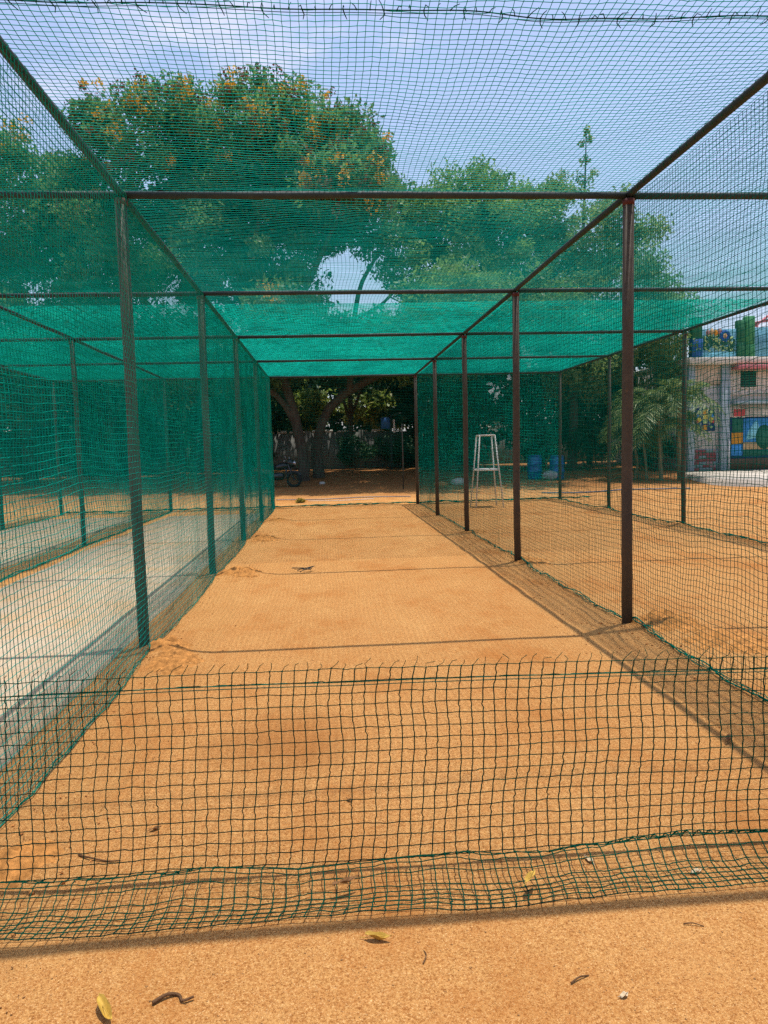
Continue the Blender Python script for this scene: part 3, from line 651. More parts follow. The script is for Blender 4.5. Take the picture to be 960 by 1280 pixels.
def bush_tree(label, x, y, w, z0, z1, leaf, per=64, k=40, size=.40, depth=2.0, lean=0):
    tree(label, (x, y), [(x, y, float(gh(x, y)) - .2, .16), (x + lean * .3, y, (z0 + z1) * .4, .12), (x + lean, y, z1 * .8, .04)],
         [[(x, y, z0 * .6 + .3, .09), (x - w * .3, y, (z0 + z1) / 2, .05), (x - w * .5, y, z1 * .75, .02)], [(x, y, z0 * .6 + .5, .09), (x + w * .35, y - .3, (z0 + z1) / 2, .05), (x + w * .55, y, z1 * .75, .02)]],
         [(x + lean, y, (z0 + z1) / 2, w * .8, depth, (z1 - z0) / 2, k), (x + lean - w * .45, y + .2, z0 + (z1 - z0) * .38, w * .5, depth * .9, (z1 - z0) * .3, k // 3), (x + lean + w * .5, y - .2, z0 + (z1 - z0) * .45, w * .5, depth * .9, (z1 - z0) * .33, k // 3)],
         leaf, per, size, GT, .8, branch_n=18)
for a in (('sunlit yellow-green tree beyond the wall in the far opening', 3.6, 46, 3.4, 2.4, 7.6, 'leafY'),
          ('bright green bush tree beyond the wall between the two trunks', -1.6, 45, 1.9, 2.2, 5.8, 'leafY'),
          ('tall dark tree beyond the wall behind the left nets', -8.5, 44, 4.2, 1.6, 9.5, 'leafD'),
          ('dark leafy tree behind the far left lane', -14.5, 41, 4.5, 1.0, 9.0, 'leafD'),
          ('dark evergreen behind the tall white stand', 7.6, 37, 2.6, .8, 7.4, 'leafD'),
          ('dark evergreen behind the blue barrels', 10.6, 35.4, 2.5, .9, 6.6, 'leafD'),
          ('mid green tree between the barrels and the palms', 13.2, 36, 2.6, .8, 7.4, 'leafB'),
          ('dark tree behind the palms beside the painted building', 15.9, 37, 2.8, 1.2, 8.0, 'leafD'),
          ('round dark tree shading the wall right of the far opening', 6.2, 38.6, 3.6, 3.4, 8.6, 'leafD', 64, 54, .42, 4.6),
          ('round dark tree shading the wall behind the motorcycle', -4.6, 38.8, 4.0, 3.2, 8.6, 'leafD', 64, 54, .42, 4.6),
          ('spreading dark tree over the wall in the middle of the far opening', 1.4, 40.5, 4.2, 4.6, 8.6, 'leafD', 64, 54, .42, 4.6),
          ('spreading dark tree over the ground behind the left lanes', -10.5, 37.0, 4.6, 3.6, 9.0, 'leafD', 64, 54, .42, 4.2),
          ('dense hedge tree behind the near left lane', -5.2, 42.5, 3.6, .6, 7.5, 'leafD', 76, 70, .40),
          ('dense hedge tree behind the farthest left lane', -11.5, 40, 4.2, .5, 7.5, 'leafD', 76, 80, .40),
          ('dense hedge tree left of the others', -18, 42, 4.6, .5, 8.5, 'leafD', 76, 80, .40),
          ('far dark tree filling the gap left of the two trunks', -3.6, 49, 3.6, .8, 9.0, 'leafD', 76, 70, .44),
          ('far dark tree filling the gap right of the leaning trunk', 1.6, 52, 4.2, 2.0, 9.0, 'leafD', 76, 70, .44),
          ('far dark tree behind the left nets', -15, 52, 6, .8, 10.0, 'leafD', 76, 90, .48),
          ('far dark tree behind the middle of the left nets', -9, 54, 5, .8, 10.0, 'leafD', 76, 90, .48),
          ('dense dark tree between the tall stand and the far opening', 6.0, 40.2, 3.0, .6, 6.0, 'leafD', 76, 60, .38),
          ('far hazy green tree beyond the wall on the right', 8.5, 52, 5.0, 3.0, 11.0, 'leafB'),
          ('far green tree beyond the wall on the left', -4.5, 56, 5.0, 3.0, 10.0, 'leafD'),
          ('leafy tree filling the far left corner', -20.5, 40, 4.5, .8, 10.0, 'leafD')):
    bush_tree(*a)

# shrubs in front of the wall
def shrub(label, x, y, w, h, leaf, k=16, per=170):
    z = float(gh(x, y)); t = thing('shrub', label, 'shrub', (x, y, z), 0, 'dark shrubs along the compound wall')
    c, r = clumps([(0, 0, h * .52, w * .42, w * .32, h * .36, k)]); r = r * .42 * h / 1.6
    V, q = leaves(c, r, per, .15); V[..., 2] = np.maximum(V[..., 2], .02)
    st = Big()
    for i in range(5): st.tube(curve([(0, 0, -.05), (jig(w * .3), jig(.3), h * .3), (jig(w * .8), jig(.5), h * .8)], 6), np.linspace(.022, .008, 6), 5)
    st.build('stem', M['bark'], t, smooth=True); Big().add(V, q).build('foliage', M[leaf], t)
for a in (('dark clipped shrub right of the leaning trunk', 1.5, 37.5, 2.2, 1.9, 'leafD'), ('wide dark shrub in the middle of the far opening', 3.3, 37.8, 2.6, 2.0, 'leafD'),
          ('dark shrub at the right edge of the far opening', 4.9, 36.2, 2.0, 1.8, 'leafD'), ('dark shrub behind the motorcycle', -3.6, 37, 2.4, 1.7, 'leafD'),
          ('low shrub behind the tall white stand', 6.6, 33.8, 2.2, 1.7, 'leafD'), ('shrub behind the blue barrels', 9.6, 32.8, 2.6, 2.2, 'leafD'), ('shrub right of the blue barrels', 11.7, 32, 2.6, 2.4, 'leafD'),
          ('shrub at the back of the near left lane', -6.0, 34, 3.0, 2.4, 'leafD'), ('shrub at the back of the farthest left lane', -9.5, 33.5, 3.2, 2.6, 'leafD'), ('leafy shrub at the far left edge', -13, 33, 3.4, 2.6, 'leafD'),
          ('dark shrub between the barrels and the palms', 11.3, 34.2, 3.2, 2.6, 'leafD'), ('shrub at the foot of the palms', 14.3, 31, 2.0, 1.8, 'leafD')):
    shrub(*a)

# palms
def palm(label, x, y, stems, seed):
    rs = np.random.default_rng(seed); z = float(gh(x, y)); t = thing('palm', label, 'palm', (x, y, z), 0, 'palms beside the painted building')
    for (dx, dy, h, r, nf, L_) in stems:
        st = Big(); pts = curve([(dx, dy, -.1), (dx + rs.normal(0, .06), dy, h * .5), (dx + rs.normal(0, .12), dy + rs.normal(0, .1), h)], 12)
        st.tube(pts, r * (1 - .25 * np.linspace(0, 1, 12)) * (1 + .06 * (np.arange(12) % 2)), 10); s = st.build('stem', M['palmbark'], t, smooth=True)
        top = pts[-1]
        for k in range(nf):
            az = 2 * np.pi * k / nf + rs.normal(0, .25); el = rs.uniform(.25, 1.25); ln = L_ * rs.uniform(.75, 1.15)
            s_ = np.linspace(0, 1, 16); out = ln * s_ * np.cos(el) * (1 - .15 * s_); zz = ln * (s_ * np.sin(el) - s_ ** 2 * rs.uniform(.55, .95))
            mid = top + np.stack([np.cos(az) * out, np.sin(az) * out, zz], -1)
            f = Big().tube(mid, np.linspace(.016, .004, 16), 4)
            side = np.array([-np.sin(az), np.cos(az), 0])
            m_ = 34; tt = np.linspace(.12, .99, m_); base = np.stack([np.interp(tt, s_, mid[:, i]) for i in range(3)], -1)
            dirv = np.gradient(base, axis=0); dirv /= np.linalg.norm(dirv, axis=1, keepdims=True)
            ll = .46 * np.sin(np.pi * np.clip(tt * .85 + .12, 0, 1)) + .08
            for sg in (-1, 1):
                tip = base + (dirv * .55 + sg * side * .85 + np.array([0, 0, -.25]) + rs.normal(0, .13, (m_, 3))) * ll[:, None]; tip[:, 2] -= .12 * ll
                w = dirv * .016
                V = np.stack([base - w, (base + tip) / 2 - w * 1.2 + np.array([0, 0, .02]), tip, (base + tip) / 2 + w * 1.2 + np.array([0, 0, .02])], 1)
                f.add(V, np.arange(m_ * 4).reshape(m_, 4))
            f.build('frond', M['palm'], t)
palm('leafy palm with pale stems left of the painted building', 12.6, 26.8, [(0, 0, 2.7, .08, 19, 2.4), (-.4, .3, 2.0, .05, 12, 1.9)], 5)
palm('palm in front of the painted building corner', 13.3, 26.6, [(0, 0, 2.9, .09, 20, 2.5), (.2, .6, 2.1, .05, 11, 1.9)], 8)
palm('young palm at the left end of the palm group', 11.9, 27.6, [(0, 0, 1.8, .045, 13, 1.8), (.3, .2, 2.9, .05, 13, 2.0)], 13)

# ------------------------------------------------------------------ compound wall, house, signs behind
z40 = 0.45
cw = thing('compound_wall', 'grey plastered compound wall behind the trees', 'wall', (-8, 41, z40))
for k in range(15):
    x0 = -20 + k * 3.0
    Big().box((x0 + .006, 0, -.6), (x0 + 2.994, .2, 2.02 + jig(.03))).build('panel', M['plaster'], cw)
    Big().bbox((x0 - .17, -.06, -.6), (x0 + .17, -.004, 2.14), .01).build('pier', M['plaster'], cw)
wh_stone = mk_plain('pale_stone', (0.55, 0.52, 0.46), 0.9, .15, 9)
for k in range(68):
    x0 = -20 + k * .65 + jig(.1)
    Big().bbox((x0, -.05, 2.04), (x0 + .5 + jig(.15), .24, 2.15 + jig(.08)), .03).build('coping_stone', wh_stone, cw)

wht = mk_plain('white_paint', (0.70, 0.70, 0.67), .6, .08, 3); dk = mk_plain('dark_glass', (0.02, 0.03, 0.035), .15, .2, 3, .5)
hs = thing('house', 'pale house with a balustraded terrace behind the trees', 'house', (7.6, 43, z40))
Big().box((-1.9, .0, -.5), (4.2, 5, 3.2)).build('wall', mk_plain('cream_wall', (0.5, 0.48, 0.42), .8, .1, 2), hs)
Big().bbox((-2.2, -1.0, 3.2), (4.4, 5.1, 3.42), .02).build('terrace_slab', wht, hs)
bal = Big().bbox((-2.1, -.95, 4.12), (1.8, -.80, 4.24), .02).build('balustrade_rail', wht, hs)
for k in range(18):
    Big().lathe([(.05, 3.43), (.05, 3.5), (.03, 3.55), (.065, 3.75), (.03, 4.0), (.045, 4.12)], (-2.0 + k * .216, -.875, 0), 8).build('baluster', wht, bal, smooth=True)
Big().box((-1.2, 1.2, 3.42), (4.0, 5, 6.2)).build('upper_wall', wht, hs)
Big().bbox((-1.6, .8, 6.2), (4.3, 5.2, 6.4), .02).build('roof_slab', wht, hs)
for x0 in (-.9, 1.2): 
    w = Big().box((x0, -.03, .9), (x0 + 1.1, .05, 2.2)).build('window', wht, hs); Big().box((x0 + .08, -.045, .98), (x0 + 1.02, -.035, 2.12)).build('pane', dk, w)

blue_b = mk_plain('blue_board', (0.03, 0.12, 0.34), .5, .1, 4)
sg = thing('sign_post', 'dark post carrying a small blue board near the compound wall', 'sign', (3.25, 36.5, float(gh(3.25, 36.5))))
Big().tube([(0, 0, -.2), (0, 0, 2.7)], .055, 10).build('post', M['steel'], sg, smooth=True)
Big().bbox((-.50, -.10, 2.05), (-.06, -.06, 2.6), .01).build('board', blue_b, sg)
Big().bbox((.10, -.10, 1.85), (.20, -.06, 2.5), .01).build('white_strip', wht, sg)
Big().tube([(-.1, -.03, 2.66), (.6, -.03, 2.82)], .03, 8).build('arm', M['steel'], sg, smooth=True)
o = Big().tube([(0, 0, -.3), (.01, 0, 1.2), (0, 0, 2.35)], .022, 10).build('pole', M['rust'], smooth=True, loc=(2.75, 26.4, float(gh(2.75, 26.4)))); tag(o, 'thin rusty pole standing alone beyond the far net', 'pole')

# ------------------------------------------------------------------ painted building on the right
bm_ = dict(grey=mk_plain('blue_grey_column', (0.33, 0.40, 0.44), .7, .08, 2), peach=mk_plain('peach_wall', (0.54, 0.44, 0.34), .85, .2, 2.5), beige=mk_plain('beige_wall', (0.50, 0.48, 0.45), .85, .2, 3),
           cream=mk_plain('cream_slab', (0.68, 0.63, 0.54), .8, .08, 2), cyan=mk_plain('sky_blue_paint', (0.17, 0.44, 0.58), .8, .16, 2.2), cyan2=mk_plain('pale_cyan_paint', (0.22, 0.62, 0.76), .7, .08, 1.2),
           blue=mk_plain('deep_blue_paint', (0.02, 0.10, 0.36), .7, .12, 2), green=mk_plain('green_paint', (0.03, 0.15, 0.07), .8, .2, 4), lgreen=mk_plain('mid_green_paint', (0.05, 0.24, 0.09), .7, .12, 2), dgreen=mk_plain('dark_green_paint', (0.02, 0.13, 0.08), .7, .12, 2),
           red=mk_plain('red_paint', (0.46, 0.06, 0.07), .7, .12, 2), orange=mk_plain('orange_paint', (0.62, 0.27, 0.02), .7, .1, 3), yellow=mk_plain('yellow_paint', (0.70, 0.56, 0.06), .7, .1, 3), lime=mk_plain('pale_green_paint', (0.40, 0.58, 0.22), .7, .1, 3),
           navy=mk_plain('navy_paint', (0.01, 0.035, 0.12), .6, .1, 3), brown=mk_plain('brown_paint', (0.12, 0.07, 0.04), .7, .15, 2), sky=mk_plain('bright_blue_paint', (0.05, 0.27, 0.62), .7, .15, 2), tan=mk_plain('tan_paint', (0.58, 0.40, 0.20), .7, .15, 2),
           maroon=mk_plain('maroon_brick', (0.25, 0.06, 0.065), .8, .15, 5), pink=mk_plain('dusty_pink_brick', (0.36, 0.20, 0.20), .8, .12, 5), teal=mk_plain('grey_green_brick', (0.20, 0.27, 0.26), .8, .12, 5), pinkp=mk_plain('pink_metal', (0.55, 0.16, 0.18), .6, .1, 3),
           dark=mk_plain('dark_opening', (0.015, 0.022, 0.025), .6, .1, 3))
BX, BY, BZ = 15.4, 30.0, 0.0
bd = thing('painted_building', 'grey two-storey building with painted murals and blue parapet at the right edge', 'building', (BX, BY, BZ))
def bp(name, mat, lo, hi, parent=None, bev=.012):
    return Big().bbox(lo, hi, min(bev, .45 * min(h_ - l_ for l_, h_ in zip(lo, hi)))).build(name, bm_[mat], parent or bd)
bp('core_wall', 'beige', (-.02, .35, -.4), (8.4, 8, 4.70))
bp('column', 'grey', (-.12, .0, -.4), (.17, .34, 4.69)); bp('column', 'grey', (1.34, -.02, -.4), (1.71, .34, 4.69)); bp('column', 'grey', (4.6, -.02, -.4), (4.97, .34, 4.69))
bp('beam', 'peach', (.175, .12, 3.9), (1.335, .345, 4.68)); bp('wall_panel', 'beige', (.175, .22, 1.16), (1.335, .345, 3.89))
bp('roof_slab', 'cream', (-.25, -.35, 4.70), (8.6, 8.2, 4.97))
bp('awning', 'pinkp', (1.75, -.55, 4.46), (5.0, .0, 4.62)); bp('wall_panel', 'cream', (1.72, .16, 3.14), (4.59, .345, 4.69))
w = bp('window', 'cream', (2.12, .10, 3.66), (2.98, .155, 4.47)); bp('opening', 'dark', (2.2, .085, 3.74), (2.9, .098, 4.41), w)
for k in range(6): bp('louvre', 'dgreen', (2.21, .05, 3.78 + k * .105), (2.89, .083, 3.83 + k * .105), w, .004)
for k in range(6):
    cx_ = 1.95 + k * .38; poly = [(cx_ + .19 * math.cos(a), 3.40 + .24 * math.sin(a)) for a in np.linspace(0, math.pi, 12)]
    Big().prism(poly, .12, .155).build('scallop', bm_['cream'], bd)
bp('canopy', 'grey', (1.73, -.5, 3.02), (5.0, .155, 3.13)); bp('lintel', 'beige', (1.72, .18, 2.49), (4.59, .345, 3.01))
sg_ = bp('sign_board', 'cream', (1.90, .13, 2.47), (2.48, .175, 2.86)); bp('sign_face', 'red', (1.94, .118, 2.51), (2.44, .128, 2.82), sg_, .003)
gt = bp('gate', 'navy', (1.74, .20, .22), (4.59, .26, 2.47))
bp('mural_panel', 'dgreen', (1.92, .185, 1.84), (2.40, .198, 2.42), gt, .003); bp('mural_panel', 'orange', (1.90, .185, 1.34), (2.40, .198, 1.82), gt, .003); bp('mural_panel', 'sky', (1.90, .185, .84), (2.40, .198, 1.32), gt, .003)
bp('mural_panel', 'sky', (2.43, .185, 1.42), (4.55, .198, 2.42), gt, .003); bp('mural_panel', 'tan', (2.43, .185, 1.10), (4.55, .198, 1.40), gt, .003); bp('mural_panel', 'dgreen', (2.43, .185, .82), (4.55, .198, 1.08), gt, .003); bp('kick_plate', 'brown', (1.80, .17, .26), (4.55, .198, .72), gt, .006)
poly = [(3.35 + .38 * math.cos(a), 1.62 + .52 * math.sin(a)) for a in np.linspace(0, 2 * math.pi, 24, endpoint=False)]
Big().prism(poly, .172, .183).build('mural_figure', bm_['dgreen'], gt)
poly = [(2.55 + .45 * t, 1.5 + .85 * t ** .5) for t in np.linspace(0, 1, 10)] + [(3.0 + .3 * t, 2.35 - .7 * t) for t in np.linspace(0.1, 1, 8)]
Big().prism(poly, .176, .184).build('mural_figure', bm_['cyan2'], gt)
Big().tube([(1.66, -.06, .2), (1.66, -.06, 1.78)], .035, 10).build('drain_pipe', wht, bd, smooth=True)
sp_ = bp('stained_panel', 'navy', (.25, .17, 1.92), (1.14, .218, 2.90))
def dia(cx_, cz, s, mat, yy=.155):
    Big().prism([(cx_ - s, cz), (cx_, cz - s * 1.15), (cx_ + s, cz), (cx_, cz + s * 1.15)], yy, .168).build('coloured_pane', bm_[mat], sp_)
for cz, mt in ((2.74, 'orange'), (2.50, 'yellow'), (2.34, 'lime'), (2.08, 'orange')): bp('coloured_pane', mt, (.60, .157, cz - .10), (.80, .168, cz + .10), sp_, .003)
for s in (-1, 1):
    dia(.70 + s * .27, 2.40, .12, 'yellow'); dia(.70 + s * .36, 2.33, .08, 'red', .15); dia(.70 + s * .27, 2.10, .07, 'lime'); dia(.70 + s * .27, 2.74, .09, 'lime'); dia(.70 + s * .33, 2.56, .07, 'sky'); dia(.70 + s * .2, 2.23, .06, 'teal')
br_mats = ['maroon', 'pink', 'teal', 'maroon', 'teal', 'maroon']
bw = bp('brick_panel', 'grey', (.178, .20, .18), (1.332, .344, 1.15))
shared = {k_: Big().bbox((0, 0, 0), (.285, .03, .118), .006).mesh('brick', bm_[k_]) for k_ in ('maroon', 'teal', 'pink')}
half = {k_: Big().bbox((0, 0, 0), (.14, .03, .118), .006).mesh('brick', bm_[k_]) for k_ in ('maroon', 'teal', 'pink')}
for r_ in range(7):
    x0 = .185 if r_ % 2 == 0 else .185; first = True; k_ = 0
    while x0 < 1.33:
        src = half if (r_ % 2 and first) or (1.33 - x0 < .28) else shared
        wdt = .14 if src is half else .285
        if x0 + wdt > 1.335: break
        o = bpy.data.objects.new('brick', src[random.choice(br_mats)]); C.objects.link(o); o.parent = bw; o.location = (x0, .168, .24 + r_ * .129)
        x0 += wdt + .010; first = False; k_ += 1
# parapet
pa = bp('parapet', 'cyan', (.38, -.10, 4.972), (1.88, .02, 6.15)); bp('stripe', 'cyan2', (.39, -.118, 4.98), (1.87, -.103, 5.18), pa, .003)
pr = bp('parapet', 'cyan', (2.66, -.10, 4.972), (6.5, .02, 6.2))
def pillar(x0, x1, top, mat, low, lowtop):
    p = bp('pillar', low, (x0, -.2, 4.973), (x1, .12, lowtop))
    bp('pillar_top', mat, (x0 + .001, -.199, lowtop + .002), (x1 - .001, .119, top), p, .03)
pillar(-.08, .36, 6.62, 'green', 'blue', 5.75); pillar(2.24, 2.64, 6.66, 'lgreen', 'lgreen', 5.5); pillar(1.90, 2.22, 6.5, 'green', 'green', 5.6)
lf = Big()
for k in range(170):
    cx_ = random.uniform(.45, 1.8); cz = random.uniform(5.22, 5.8) + .25 * math.exp(-((cx_ - .9) / .35) ** 2); a = random.uniform(0, 3.14); s = random.uniform(.06, .14)
    dx, dz = math.cos(a) * s, math.sin(a) * s
    lf.prism([(cx_ - dx, cz - dz), (cx_ - dz * .35, cz + dx * .35), (cx_ + dx, cz + dz), (cx_ + dz * .35, cz - dx * .35)], -.108 - .00008 * k, -.103)
lf.build('painted_leaves', bm_['dgreen'], pa)
lf = Big()
for k in range(70):
    cx_ = random.uniform(.5, 1.75); cz = random.uniform(5.25, 5.9); a = random.uniform(0, 3.14); s = random.uniform(.05, .10); dx, dz = math.cos(a) * s, math.sin(a) * s
    lf.prism([(cx_ - dx, cz - dz), (cx_ - dz * .35, cz + dx * .35), (cx_ + dx, cz + dz), (cx_ + dz * .35, cz - dx * .35)], -.1275 - .0001 * k, -.1262)
lf.build('painted_leaves', bm_['lime'], pa)
fl = Big()
for k in range(9):
    a = k / 9 * 6.283; cx_, cz = 1.36 + .15 * math.cos(a), 5.86 + .15 * math.sin(a)
    fl.prism([(cx_ + .10 * math.cos(t), cz + .10 * math.sin(t)) for t in np.linspace(0, 6.283, 10, endpoint=False)], -.138 - .0003 * k, -.136)
fl.build('painted_flower', bm_['blue'], pa); Big().prism([(1.36 + .085 * math.cos(t), 5.86 + .10 * math.sin(t)) for t in np.linspace(0, 6.283, 14, endpoint=False)], -.15, -.142).build('flower_centre', bm_['tan'], pa)
for k in range(4): Big().prism([(.62 + k * .17 + .09 * math.cos(t), 6.0 + .05 * (k % 2) + .13 * math.sin(t)) for t in np.linspace(0, 6.283, 9, endpoint=False)], -.135, -.129 + .0003 * k).build('painted_flower', bm_[('pink', 'tan', 'orange', 'pink')[k]], pa)
rk = thing('roof_frame', 'pink metal frame on the painted building roof at the right edge', 'frame', (BX + 3.2, BY + .6, 4.97))
for a, c in (((0, 0, 0), (0, 0, 1.5)), ((1.6, 0, 0), (1.6, 0, 1.7)), ((-.25, 0, 1.50), (1.9, 0, 1.85)), ((-.2, 0, 1.32), (.5, 0, 1.82)), ((0, .02, .9), (1.6, .02, 1.2))):
    Big().tube([a, c], .05, 8).build('bar', bm_['pinkp'], rk, smooth=True)
slab('apron', [(15.2, 29.98), (14.6, 29.3), (13.9, 27.4), (13.5, 25.6), (13.2, 24.2), (13.2, 23.2), (13.9, 22.4), (15.5, 22.0), (18, 21.8), (25, 21.8), (25, 29.98)], -.3, .235, M['apron'], 'pale concrete apron in front of the painted building')

# ------------------------------------------------------------------ barrels, stand, motorcycle, litter
blue_p = mk_plain('blue_plastic', (0.012, 0.10, 0.36), .35, .15, 3, .5)
def barrel(label, x, y, rz):
    t = thing('barrel', label, 'barrel', (x, y, float(gh(x, y)) - .01), rz, 'blue plastic barrels behind the right lane')
    Big().lathe([(0.001, 0), (.25, 0), (.275, .03), (.285, .12), (.29, .30), (.305, .32), (.305, .36), (.29, .38), (.29, .60), (.305, .62), (.305, .66), (.29, .68), (.285, .86), (.26, .93), (.24, .95), (.001, .95)], (0, 0, 0), 24).build('body', blue_p, t, smooth=True)
    Big().lathe([(.245, .94), (.265, .945), (.265, .985), (.245, .99), (.23, .965), (.001, .962)], (0, 0, 0), 24).build('rim', blue_p, t, smooth=True)
    Big().lathe([(.001, .968), (.035, .966), (.035, .985), (.001, .987)], (.13, 0, 0), 12).build('bung', blue_p, t, smooth=True)
barrel('left blue plastic barrel under the trees', 8.42, 29.2, .4); barrel('right blue plastic barrel behind the corner post', 9.25, 28.9, 1.1)
wb_ = Big(); cth = np.linspace(0, np.pi, 12); cph = np.linspace(0, 2 * np.pi, 18, endpoint=False)
TH, PHI = np.meshgrid(cth, cph, indexing='ij'); RR = 1 + .16 * np.sin(3 * PHI + 2 * TH) * np.sin(TH) + .10 * np.sin(7 * PHI - 3 * TH) * np.sin(TH)
V = np.stack([.30 * RR * np.sin(TH) * np.cos(PHI), .22 * RR * np.sin(TH) * np.sin(PHI), .19 + .19 * RR * np.cos(TH)], -1); I = np.arange(12 * 18).reshape(12, 18)
wb_.add(V, np.stack([I[:-1], np.roll(I, -1, 1)[:-1], np.roll(I, -1, 1)[1:], I[1:]], -1))
o = wb_.build('sack', mk_plain('grey_sack', (.36, .36, .36), .8, .2, 8), smooth=True, loc=(8.82, 28.5, float(gh(8.82, 28.5)) + .01)); tag(o, 'crumpled white sack lying between the blue barrels', 'sack')

st = thing('stand', 'tall white four-legged metal stand in the right lane', 'stand', (4.0, 18.2, 0))
wp = mk_rust('chipped_white_paint', (0.66, 0.64, 0.58), (0.72, 0.70, 0.66), (0.34, 0.20, 0.10))
Ht = 1.80; tops = [(-.19, -.19), (.19, -.19), (.19, .19), (-.19, .19)]; feet = [(-.34, -.34), (.36, -.34), (.34, .34), (-.34, .34)]
for (a, c), (d, e) in zip(tops, feet): Big().tube([(d, e, -.02), (a, c, Ht)], .0175, 8).build('leg', wp, st, smooth=True)
for k in range(4):
    a, c = tops[k], tops[(k + 1) % 4]; Big().tube([(a[0], a[1], Ht), (c[0], c[1], Ht)], .0175, 8).build('top_bar', wp, st, smooth=True)
    f = .52; p0 = [feet[k][i] + (tops[k][i] - feet[k][i]) * f for i in (0, 1)]; p1 = [feet[(k + 1) % 4][i] + (tops[(k + 1) % 4][i] - feet[(k + 1) % 4][i]) * f for i in (0, 1)]
    Big().tube([(p0[0], p0[1], Ht * f), (p1[0], p1[1], Ht * f)], .015, 8).build('brace', wp, st, smooth=True)
Big().bbox((-.25, -.25, Ht * .52 + .016), (.26, .25, Ht * .52 + .034), .004).build('shelf', wp, st)

# motorcycle, seen side-on, front wheel to the right
blk = mk_plain('black_rubber', (0.012, 0.012, 0.013), .7, .2, 10); bpn = mk_plain('black_bodywork', (0.012, 0.014, 0.018), .25, .2, 4, .5); chrome = mk_plain('dull_chrome', (0.55, 0.55, 0.56), .3, .1, 8, .5, .9); redm = mk_plain('dark_red_bodywork', (0.22, 0.015, 0.03), .35, .15, 4, .5)
dullm = mk_plain('dull_dark_metal', (0.07, 0.07, 0.075), .5, .2, 8)
mc = thing('motorcycle', 'parked black motorcycle with silver headlamp beyond the far net', 'motorcycle', (-1.9, 28.8, float(gh(-1.9, 28.8))), math.radians(-12))
def ring(cx_, r, rt, sides=28):
    a = np.linspace(0, 2 * np.pi, sides + 1); return np.stack([cx_ + r * np.cos(a), 0 * a, .30 + r * np.sin(a)], -1)
for cx_ in (-.63, .63):
    wl = Big().tube(ring(cx_, .26, .05), .058, 8, False).build('wheel', blk, mc, smooth=True)
    rm = Big().tube(ring(cx_, .215, .02), .014, 6, False); 
    for k in range(8): a = k / 8 * 6.283; rm.tube([(cx_, 0, .30), (cx_ + .21 * math.cos(a), 0, .30 + .21 * math.sin(a))], .006, 4)
    rm.tube([(cx_, -.06, .30), (cx_, .06, .30)], .04, 8); rm.build('rim', dullm, wl, smooth=True)
b = Big(); b.tube([(-.63, .05, .30), (-.1, .05, .34), (.1, .05, .42)], .025, 6); b.tube([(.40, 0, .86), (.28, 0, .45), (-.1, 0, .36)], .028, 6); b.tube([(.38, 0, .84), (-.1, 0, .72), (-.75, 0, .76)], .025, 6); b.build('chassis', bpn, mc, smooth=True)
Big().bbox((-.18, -.13, .28), (.24, .13, .58), .06).build('engine', bpn, mc)
tk = np.linspace(0, np.pi, 9); b = Big()
b.tube(curve([(-.08, 0, .76), (.08, 0, .80), (.28, 0, .83), (.42, 0, .80)], 10), [.06, .10, .125, .135, .14, .14, .135, .12, .095, .05], 14); b.build('fuel_tank', bpn, mc, smooth=True)
b = Big(); b.tube(curve([(-.85, 0, .84), (-.5, 0, .80), (-.1, 0, .78)], 8), [.06, .10, .11, .115, .115, .11, .10, .07], 12); b.build('seat', blk, mc, smooth=True)
b = Big(); b.tube(curve([(-.95, 0, .72), (-.6, 0, .66), (-.25, 0, .62)], 7), [.05, .10, .12, .12, .11, .09, .06], 10); b.build('tail_panel', redm, mc, smooth=True)
for s in (-1, 1): Big().tube([(.63, s * .09, .30), (.43, s * .09, .90)], .022, 8).build('fork', dullm, mc, smooth=True)
Big().tube(curve([(.34, -.38, 1.02), (.42, -.22, 1.06), (.45, 0, .98), (.42, .22, 1.06), (.34, .38, 1.02)], 14), .014, 6).build('handlebar', chrome, mc, smooth=True)
Big().lathe([(.001, -.06), (.07, -.05), (.10, .02), (.105, .06), (.001, .075)], (0, 0, 0), 16).build('headlight', chrome, mc, smooth=True)
hl = [o for o in mc.children if o.name.startswith('headlight')][0]; hl.location = (.66, 0, .93); hl.rotation_euler = (0, math.radians(80), 0)
a = np.linspace(.35, 2.5, 10); Big().tube(np.stack([.63 + .32 * np.cos(a), 0 * a, .30 + .32 * np.sin(a)], -1), .04, 6).build('mudguard', bpn, mc, smooth=True)
for s in (-1, 1): Big().tube([(.42, s * .24, 1.05), (.38, s * .30, 1.22)], .007, 5).build('mirror_stalk', chrome, mc, smooth=True); Big().lathe([(.001, -.008), (.05, -.006), (.05, .008), (.001, .01)], (.38, s * .30, 1.25), 12).build('mirror', bpn, mc, smooth=True)
Big().tube([(-.05, .1, .33), (-.5, .16, .30), (-.85, .17, .36)], [.025, .04, .045], 10).build('exhaust', dullm, mc, smooth=True)
for s in (-1, 1): Big().tube(curve([(.30, s * .12, .34), (.42, s * .26, .45), (.40, s * .27, .66), (.30, s * .10, .74)], 10), .016, 6).build('leg_guard', dullm, mc, smooth=True)
b = Big(); b.tube(curve([(.62, 0, .78), (.52, 0, .95), (.40, 0, 1.05)], 7), [.05, .10, .13, .14, .13, .10, .05], 10); b.build('fairing', bpn, mc, smooth=True)
Big().tube([(.0, -.08, .32), (-.06, -.26, .02)], .012, 6).build('side_stand', bpn, mc, smooth=True)

